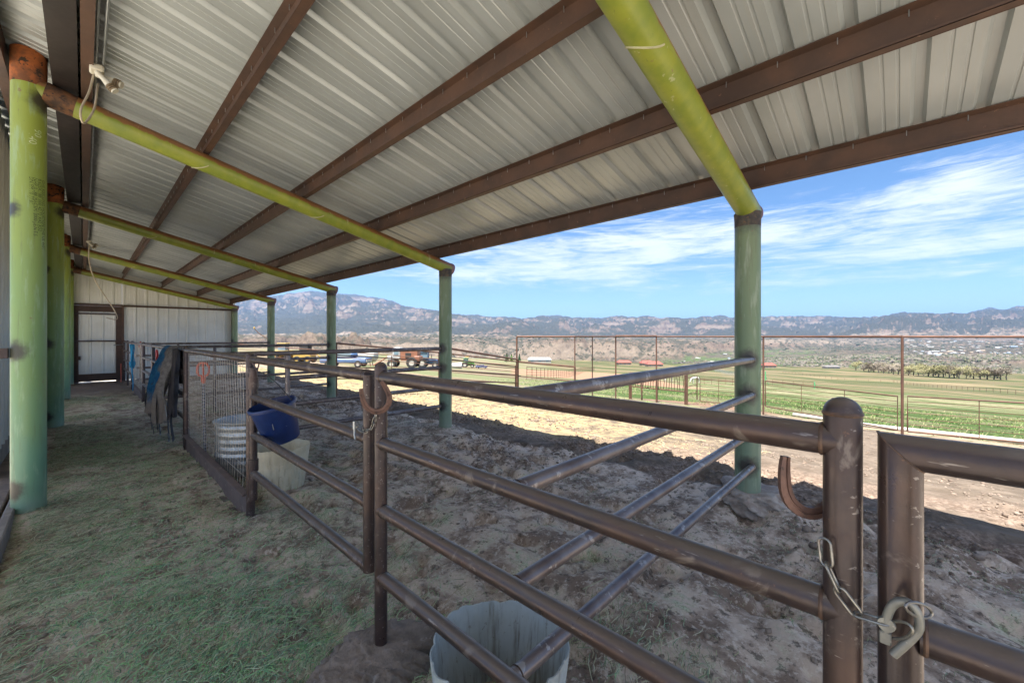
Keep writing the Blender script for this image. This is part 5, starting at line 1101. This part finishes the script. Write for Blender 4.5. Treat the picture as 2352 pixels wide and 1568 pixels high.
# ------------------------------------------------------------------ horses in the pen
def skin_mesh(verts, edges, rad, m, parent, name, root=0, sub=1):
    me = bpy.data.meshes.new(name); me.from_pydata(verts, edges, []); o = bpy.data.objects.new(name, me); COL.objects.link(o); me.materials.append(m)
    sk = o.modifiers.new('skin', 'SKIN'); 
    for v, r_ in zip(me.skin_vertices[0].data, rad): v.radius = (r_, r_) if not isinstance(r_, tuple) else r_
    me.skin_vertices[0].data[root].use_root = True; sk.use_smooth_shade = True; sb = o.modifiers.new('sub', 'SUBSURF'); sb.levels = sub; sb.render_levels = sub
    dg = bpy.context.evaluated_depsgraph_get(); dg.update(); me2 = bpy.data.meshes.new_from_object(o.evaluated_get(dg)); o.modifiers.clear(); o.data = me2
    if parent: o.parent = parent
    return o
def horse(px_, py_, deg, m, mane, label, graze=False):
    p = on_ground(px_, py_); t = thing('horse', (p.x, p.y, groundz(p.x, p.y)), label, 'horse', None, R(deg)); V = [(0, 0, 1.18), (.45, 0, 1.2), (.75, 0, 1.22), (-.5, 0, 1.2), (-.8, 0, 1.2)]; Rr = [.30, .29, .25, .28, .25]; E = [(0, 1), (1, 2), (0, 3), (3, 4)]
    nk = [(1.05, 0, 1.5), (1.28, 0, 1.8), (1.5, 0, 1.72), (1.75, 0, 1.5)] if not graze else [(1.08, 0, 1.1), (1.32, 0, .75), (1.48, 0, .5), (1.6, 0, .2)]
    b0 = len(V); V += nk; Rr += [.17, .12, .11, .065]; E += [(2, b0), (b0, b0 + 1), (b0 + 1, b0 + 2), (b0 + 2, b0 + 3)]
    for y in (-.16, .16):
        b0 = len(V); V += [(.68, y, .85), (.72, y, .5), (.70, y, .14), (.75, y, .03)]; Rr += [.10, .06, .04, .055]; E += [(2, b0), (b0, b0 + 1), (b0 + 1, b0 + 2), (b0 + 2, b0 + 3)]
        b0 = len(V); V += [(-.72, y, .88), (-.90, y, .55), (-.84, y, .14), (-.79, y, .03)]; Rr += [.13, .065, .042, .055]; E += [(4, b0), (b0, b0 + 1), (b0 + 1, b0 + 2), (b0 + 2, b0 + 3)]
    skin_mesh(V, E, Rr, m, t, 'body'); MB().tube([(-.98, 0, 1.3), (-1.12, 0, 1.1), (-1.12, 0, .6)], [.04, .07, .03], 6).build('tail', mane, t)
    mb = MB(); q = nk[1]
    for y in (-.05, .05): mb.tube([(q[0] + .08, y, q[2] + .08), (q[0] + .10, y * 1.3, q[2] + .24)], [.035, .005], 5)
    mb.build('ears', m, t); MB().tube([(.85, 0, 1.45), (nk[0][0] - .08, 0, nk[0][2] + .14), (nk[1][0] - .05, 0, nk[1][2] + .12)], .045, 6).build('mane', mane, t); return t
grey_h = pm('grey_coat', (.62, .60, .57), .8); bay = pm('bay_coat', (.16, .07, .04), .7); dark_h = pm('dark_mane', (.05, .04, .04), .8)
horse(1536, 877, VR + 10, grey_h, grey_h, 'white horse standing side-on in the pen behind the rod panel'); horse(1492, 876, VR + 170, bay, dark_h, 'brown horse grazing left of the white horse', True); horse(1598, 880, VR + 200, grey_h, dark_h, 'pale horse behind the upright pen frame', True)
# ------------------------------------------------------------------ houses
redr = pm('red_roof', (.27, .08, .06), .6); tanw = pm('tan_wall', (.42, .33, .25), .8); grr = pm('grey_metal_roof', (.40, .44, .47), .5); whw = pm('pale_wall', (.34, .33, .31), .8); darkr = pm('dark_roof', (.16, .15, .15), .7)
def house(px_, py_, L, W, hh, rh, wm, rm, label, deg=VR, name='house', wins=3):
    p = on_ground(px_, py_) if py_ else None; t = thing(name, (p.x, p.y, groundz(p.x, p.y) - .2), label, 'house', None, R(deg))
    wl = MB().box((0, 0, hh / 2), (L, W, hh)).build('wall', wm, t); ov = .5
    V = [(-L / 2 - ov, -W / 2 - ov, hh - .15), (L / 2 + ov, -W / 2 - ov, hh - .15), (L / 2 + ov, W / 2 + ov, hh - .15), (-L / 2 - ov, W / 2 + ov, hh - .15), (-L / 2 - ov + rh, 0, hh + rh), (L / 2 + ov - rh, 0, hh + rh)]
    MB().add(V, [(0, 1, 5, 4), (2, 3, 4, 5), (1, 2, 5), (3, 0, 4), (0, 3, 2, 1)]).build('roof', rm, t, False)
    for k in range(wins): x = -L / 2 + L * (k + .5) / wins; MB().box((x, -W / 2 - .02, hh * .55), (L / wins * .35, .06, hh * .35)).build('window', glassm, t)
    return t
house(1239, 832, 17, 8, 2.6, 1.4, whw, grr, 'long low ranch house with a grey metal roof left of the red-roofed houses')
house(1433, 838, 10, 6, 2.4, 1.6, tanw, redr, 'smaller red-roofed house between the tall header posts'); house(1485, 840, 9, 7, 2.6, 2.0, tanw, redr, 'left half of the pair of red-roofed houses touching each other')
house(1502, 842, 11, 7, 2.4, 2.0, tanw, redr, 'right half of the pair of red-roofed houses, nearer the camera'); house(1765, 844.5, 9, 6, 2.4, 1.8, tanw, redr, 'red-roofed shed just right of the nearest outer column'); house(1909, 846, 13, 5, 2.0, 1.2, whw, darkr, 'low white farm building at the foot of the wooded bank')
# ------------------------------------------------------------------ trees
def tree_mesh(t, hgt, spread, seed, bark, leaf, nleaf, lsz, conifer=False, bare=.5):
    r_ = random.Random(seed); mb = MB(); tips = []
    if conifer:
        mb.tube([(0, 0, -.2), (0, 0, hgt * .95)], [.16, .02], 6); mb.build('trunk', bark, t); V = []; F = []
        for k in range(nleaf):
            z = hgt * (.06 + .94 * r_.random() ** .8); rr_ = spread * (1 - z / hgt) * (.45 + .6 * r_.random()); a = r_.uniform(0, 6.28); c = Vector((rr_ * math.cos(a), rr_ * math.sin(a), z)); u = Vector((math.cos(a), math.sin(a), -.4)) * lsz; v = Vector((-math.sin(a), math.cos(a), r_.uniform(-.3, .3))) * lsz * .6; n = len(V); V += [c - u - v, c + u * .8, c - u + v, c - u * .2 + Vector((0, 0, lsz * .5))]; F += [(n, n + 1, n + 2), (n, n + 1, n + 3), (n + 3, n + 1, n + 2)]
        MB().add(V, F).build('crown', leaf, t, False); return
    def grow(p, d, L, rad, lvl):
        q = p + d * L; mid = p.lerp(q, .5) + Vector((r_.uniform(-1, 1), r_.uniform(-1, 1), 0)) * L * .06; mb.tube([p, mid, q], [rad, rad * .8, rad * .6], 5 if lvl else 7, False)
        if lvl >= 4: tips.append(q); return
        for _ in range(r_.choice((2, 3, 3)) if lvl else 4):
            nd = (d + Vector((r_.uniform(-1, 1), r_.uniform(-1, 1), r_.uniform(-.25, .6))) * (.62 + .12 * lvl)).normalized(); nd.x *= spread; nd.y *= spread; grow(q if r_.random() < .7 else mid, nd.normalized(), L * r_.uniform(.58, .82), rad * .55, lvl + 1); 
    grow(Vector((0, 0, -.3)), Vector((r_.uniform(-.15, .15), 0, 1)), hgt * .26, hgt * .032, 0); mb.build('trunk', bark, t, False); V = []; F = []
    for _ in range(nleaf):
        c = r_.choice(tips) + Vector((r_.gauss(0, 1), r_.gauss(0, 1), r_.gauss(0, .8))) * hgt * .06; u = Vector((r_.uniform(-1, 1), r_.uniform(-1, 1), r_.uniform(-1, 1))).normalized() * lsz; v = u.orthogonal().normalized() * lsz * r_.uniform(.25, .7); n = len(V); V += [c - u, c + v, c + u, c - v]; F.append((n, n + 1, n + 2, n + 3))
    MB().add(V, F).build('crown', leaf, t, False)
bark = pm('cottonwood_bark', (.17, .145, .12), .9); budg = blade_mat('spring_buds', [(.22, .22, .09), (.30, .28, .13), (.17, .16, .08), (.31, .27, .17)]); budb = blade_mat('bare_twigs', [(.27, .22, .18), (.21, .18, .14), (.31, .27, .21), (.18, .155, .12)]); conm = blade_mat('spruce_needles', [(.03, .06, .025), (.05, .09, .03), (.02, .045, .02)]); conl = blade_mat('poplar_leaves', [(.12, .22, .05), (.16, .27, .07), (.09, .17, .04)])
protos = []
for i in range(5):
    t = thing('cottonwood_tree', (0, 0, 0), 'x', 'tree'); tree_mesh(t, 7.5, 1.25, 50 + i, bark, budg if i < 3 else budb, 1300, .2); protos.append(t)
spots = [(1984, 853), (1996, 855), (2007, 855), (2018, 856), (2030, 858), (2041, 858), (2052, 860), (2063, 860), (2075, 861), (2087, 862), (2098, 862), (2110, 863), (2121, 864), (2132, 864), (2144, 865), (2155, 866), (2166, 867), (2180, 868), (2192, 869), (2203, 870), (2220, 870), (2236, 870), (2252, 871), (2268, 871), (2284, 872), (2299, 872), (2312, 872), (1966, 850), (2070, 857), (2125, 860), (2000, 852), (2025, 854), (2048, 856), (2090, 859), (2108, 860), (2148, 862), (2172, 864), (2198, 866), (2228, 867), (2260, 868), (2291, 869)]
used = set(); rt = random.Random(9)
for k, (x, y) in enumerate(spots):
    p = on_ground(x, y); pi = rt.choice((3, 4)) if (k < 8 or x > 2255) else rt.choice((0, 1, 2, 0, 1, 4))
    t = protos[pi] if pi not in used else copy_tree(protos[pi]); used.add(pi)
    big = 1.0 if x < 2280 else 1.15; t.location = (p.x, p.y, groundz(p.x, p.y)); t.rotation_euler = (0, 0, rt.uniform(0, 6.28)); t.scale = [rt.uniform(1.0, 1.7) * big] * 2 + [rt.uniform(.85, 1.45) * big]
    t['group'] = 'cottonwoods along the far edge of the field'; t['label'] = ('yellow-green budding cottonwood in the row at the far edge of the field' if pi < 3 else 'bare greyish cottonwood in the row at the far edge of the field')
for i, pr_ in enumerate(protos):
    if i not in used:
        for c in list(pr_.children): bpy.data.objects.remove(c)
        bpy.data.objects.remove(pr_)
for x, y, h_, sp, m, lb, cf_ in ((1164, 831, 5.6, 1.9, conm, 'dark spruce, leftmost of three trees by the distant ranch', True), (1175, 831, 5.2, 1.3, conl, 'bright green poplar between two dark spruces by the distant ranch', True), (1193, 831, 5.6, 1.7, conm, 'dark spruce, rightmost of three trees by the distant ranch', True)):
    p = on_ground(x, y); t = thing('spruce_tree', (p.x, p.y, groundz(p.x, p.y)), lb, 'tree'); tree_mesh(t, h_, sp, int(x), bark, m, 700, .4, True)
# ------------------------------------------------------------------ brush, roofs of the town and woods in the valley
bm = bmesh.new(); bmesh.ops.create_icosphere(bm, subdivisions=1, radius=1); bb = np.array([v.co[:] for v in bm.verts]); bf = np.array([[v.index for v in f.verts] for f in bm.faces]); bm.free()
def blobs(name, P, S, m, label, seed):
    r_ = np.random.default_rng(seed); n = len(P); base = bb[None] * (1 + r_.uniform(-.3, .3, (n, len(bb), 1))); V = base * S[:, None, :] + P[:, None, :]; F = (np.arange(n)[:, None, None] * len(bb) + bf[None]).reshape(-1, 3); o = npmesh(name, V.reshape(-1, 3), F, m, None, False); tag(o, label, kind='stuff')
hz_flat = hz
def far_points(n, x0, x1, Z0, Z1, seed, thr=.5, sc=120):
    r_ = np.random.default_rng(seed); pxs = r_.uniform(x0, x1, n); Z = Z0 * (Z1 / Z0) ** r_.random(n); t_ = (pxs - HX) / FPX; X = Z * (SA + t_ * CA); Y = Z * (CA - t_ * SA)
    k = fbm(X / sc, Y / sc, seed + 7, 4) + r_.random(n) * .12 > thr + .06; X, Y, Z, pxs = X[k], Y[k], Z[k], pxs[k]
    i = np.clip(np.searchsorted(px, pxs), 1, len(px) - 1); j = np.clip(np.searchsorted(Zs, Z), 1, len(Zs) - 1); f = (Z - Zs[j - 1]) / (Zs[j] - Zs[j - 1]); z = hz[i, j - 1] * (1 - f) + hz[i, j] * f
    return np.stack([X, Y, z], 1), r_
brm = blade_mat('valley_brush', [(.05, .058, .033), (.075, .075, .045), (.10, .09, .07), (.12, .105, .085), (.045, .055, .033), (.085, .075, .065)])
P, r_ = far_points(20000, 1000, 2420, 620, 2400, 501, .47); s_ = r_.uniform(.9, 3.0, len(P))[:, None] * np.array([[1.1, 1.1, .8]]); blobs('valley_brush', P, s_, brm, 'grey-green brush and bare woods across the valley', 1)
P, r_ = far_points(9000, 1750, 2420, 560, 1100, 521, .44, 60); s_ = r_.uniform(1.8, 4.0, len(P))[:, None] * np.array([[1., 1., 1.]]); blobs('river_woods', P, s_, blade_mat('river_wood', [(.085, .085, .045), (.12, .105, .085), (.06, .07, .04), (.145, .125, .10)]), 'dense bare woods along the river behind the field', 2)
P, r_ = far_points(8000, 560, 2400, 1500, 5200, 541, .45, 260); s_ = r_.uniform(3, 8, len(P))[:, None] * np.array([[1., 1., .6]]); blobs('hill_juniper', P, s_, blade_mat('juniper', [(.035, .045, .03), (.05, .057, .037), (.07, .07, .05)]), 'dark juniper scrub dotted over the far slopes', 3)
roofc = [whp, whw, greyp, pm('pale_blue_roof', (.30, .36, .43)), tanw, darkr, redr]
def town(n, x0, x1, Z0, Z1, seed, big, label, group, cat='house'):
    P, r_ = far_points(n * 3, x0, x1, Z0, Z1, seed, .40, 90); P = P[:n]; proto = {}
    for k, p in enumerate(P):
        c = int(r_.choice([0, 0, 0, 1, 1, 2, 3, 4, 5], 1)[0])
        if c not in proto:
            mb = MB().box((0, 0, 1.2), (9, 7, 3.4)); mb.add([(-5, -4, 2.6), (5, -4, 2.6), (5, 4, 2.6), (-5, 4, 2.6), (-5, 0, 4.6), (5, 0, 4.6)], [(0, 1, 5, 4), (2, 3, 4, 5), (1, 2, 5), (3, 0, 4)]); o = mb.build('town_house', roofc[c], None, False); proto[c] = o
        else: o = proto[c].copy(); COL.objects.link(o)
        s__ = float(r_.uniform(.7, 1.3)) * big; o.location = p; o.rotation_euler = (0, 0, float(r_.uniform(0, 3.1))); o.scale = (s__ * float(r_.uniform(.8, 1.8)), s__, s__ * .8)
        tag(o, label, cat, group)
town(80, 2080, 2400, 1700, 2700, 601, 1.25, 'tiny pale town building in the valley at the upper right, under the hills', 'town buildings in the distant valley', 'building')
town(55, 2050, 2400, 1000, 1400, 611, .85, 'small pale house among bare trees below the town', 'houses among the trees below the town')
town(9, 1560, 1680, 900, 1500, 621, .8, 'tiny white house on the dry flats left of the nearest outer column', 'lone houses on the dry flats')
# ------------------------------------------------------------------ haze
hm = bpy.data.materials.new('air_haze'); hm.use_nodes = True; nb = NB(hm.node_tree); nb.n.clear(); pv = nb.node('ShaderNodeVolumePrincipled'); pv.inputs['Color'].default_value = (.28, .52, 1.0, 1); pv.inputs['Density'].default_value = 5.0e-5; pv.inputs['Anisotropy'].default_value = .2
ou = nb.node('ShaderNodeOutputMaterial'); nb.link(pv.outputs[0], ou.inputs['Volume'])
gz0 = min(float(FV[:, 2].min()), -62) - 3; gz1 = float(FV[:, 2].max()) + 30
ext = max(abs(FV[:, 0]).max(), abs(FV[:, 1]).max()) + 200
hb = MB().box((0, 0, (gz0 + gz1) / 2), (2 * ext, 2 * ext, gz1 - gz0)).build('haze', hm, None, False); tag(hb, kind='stuff')
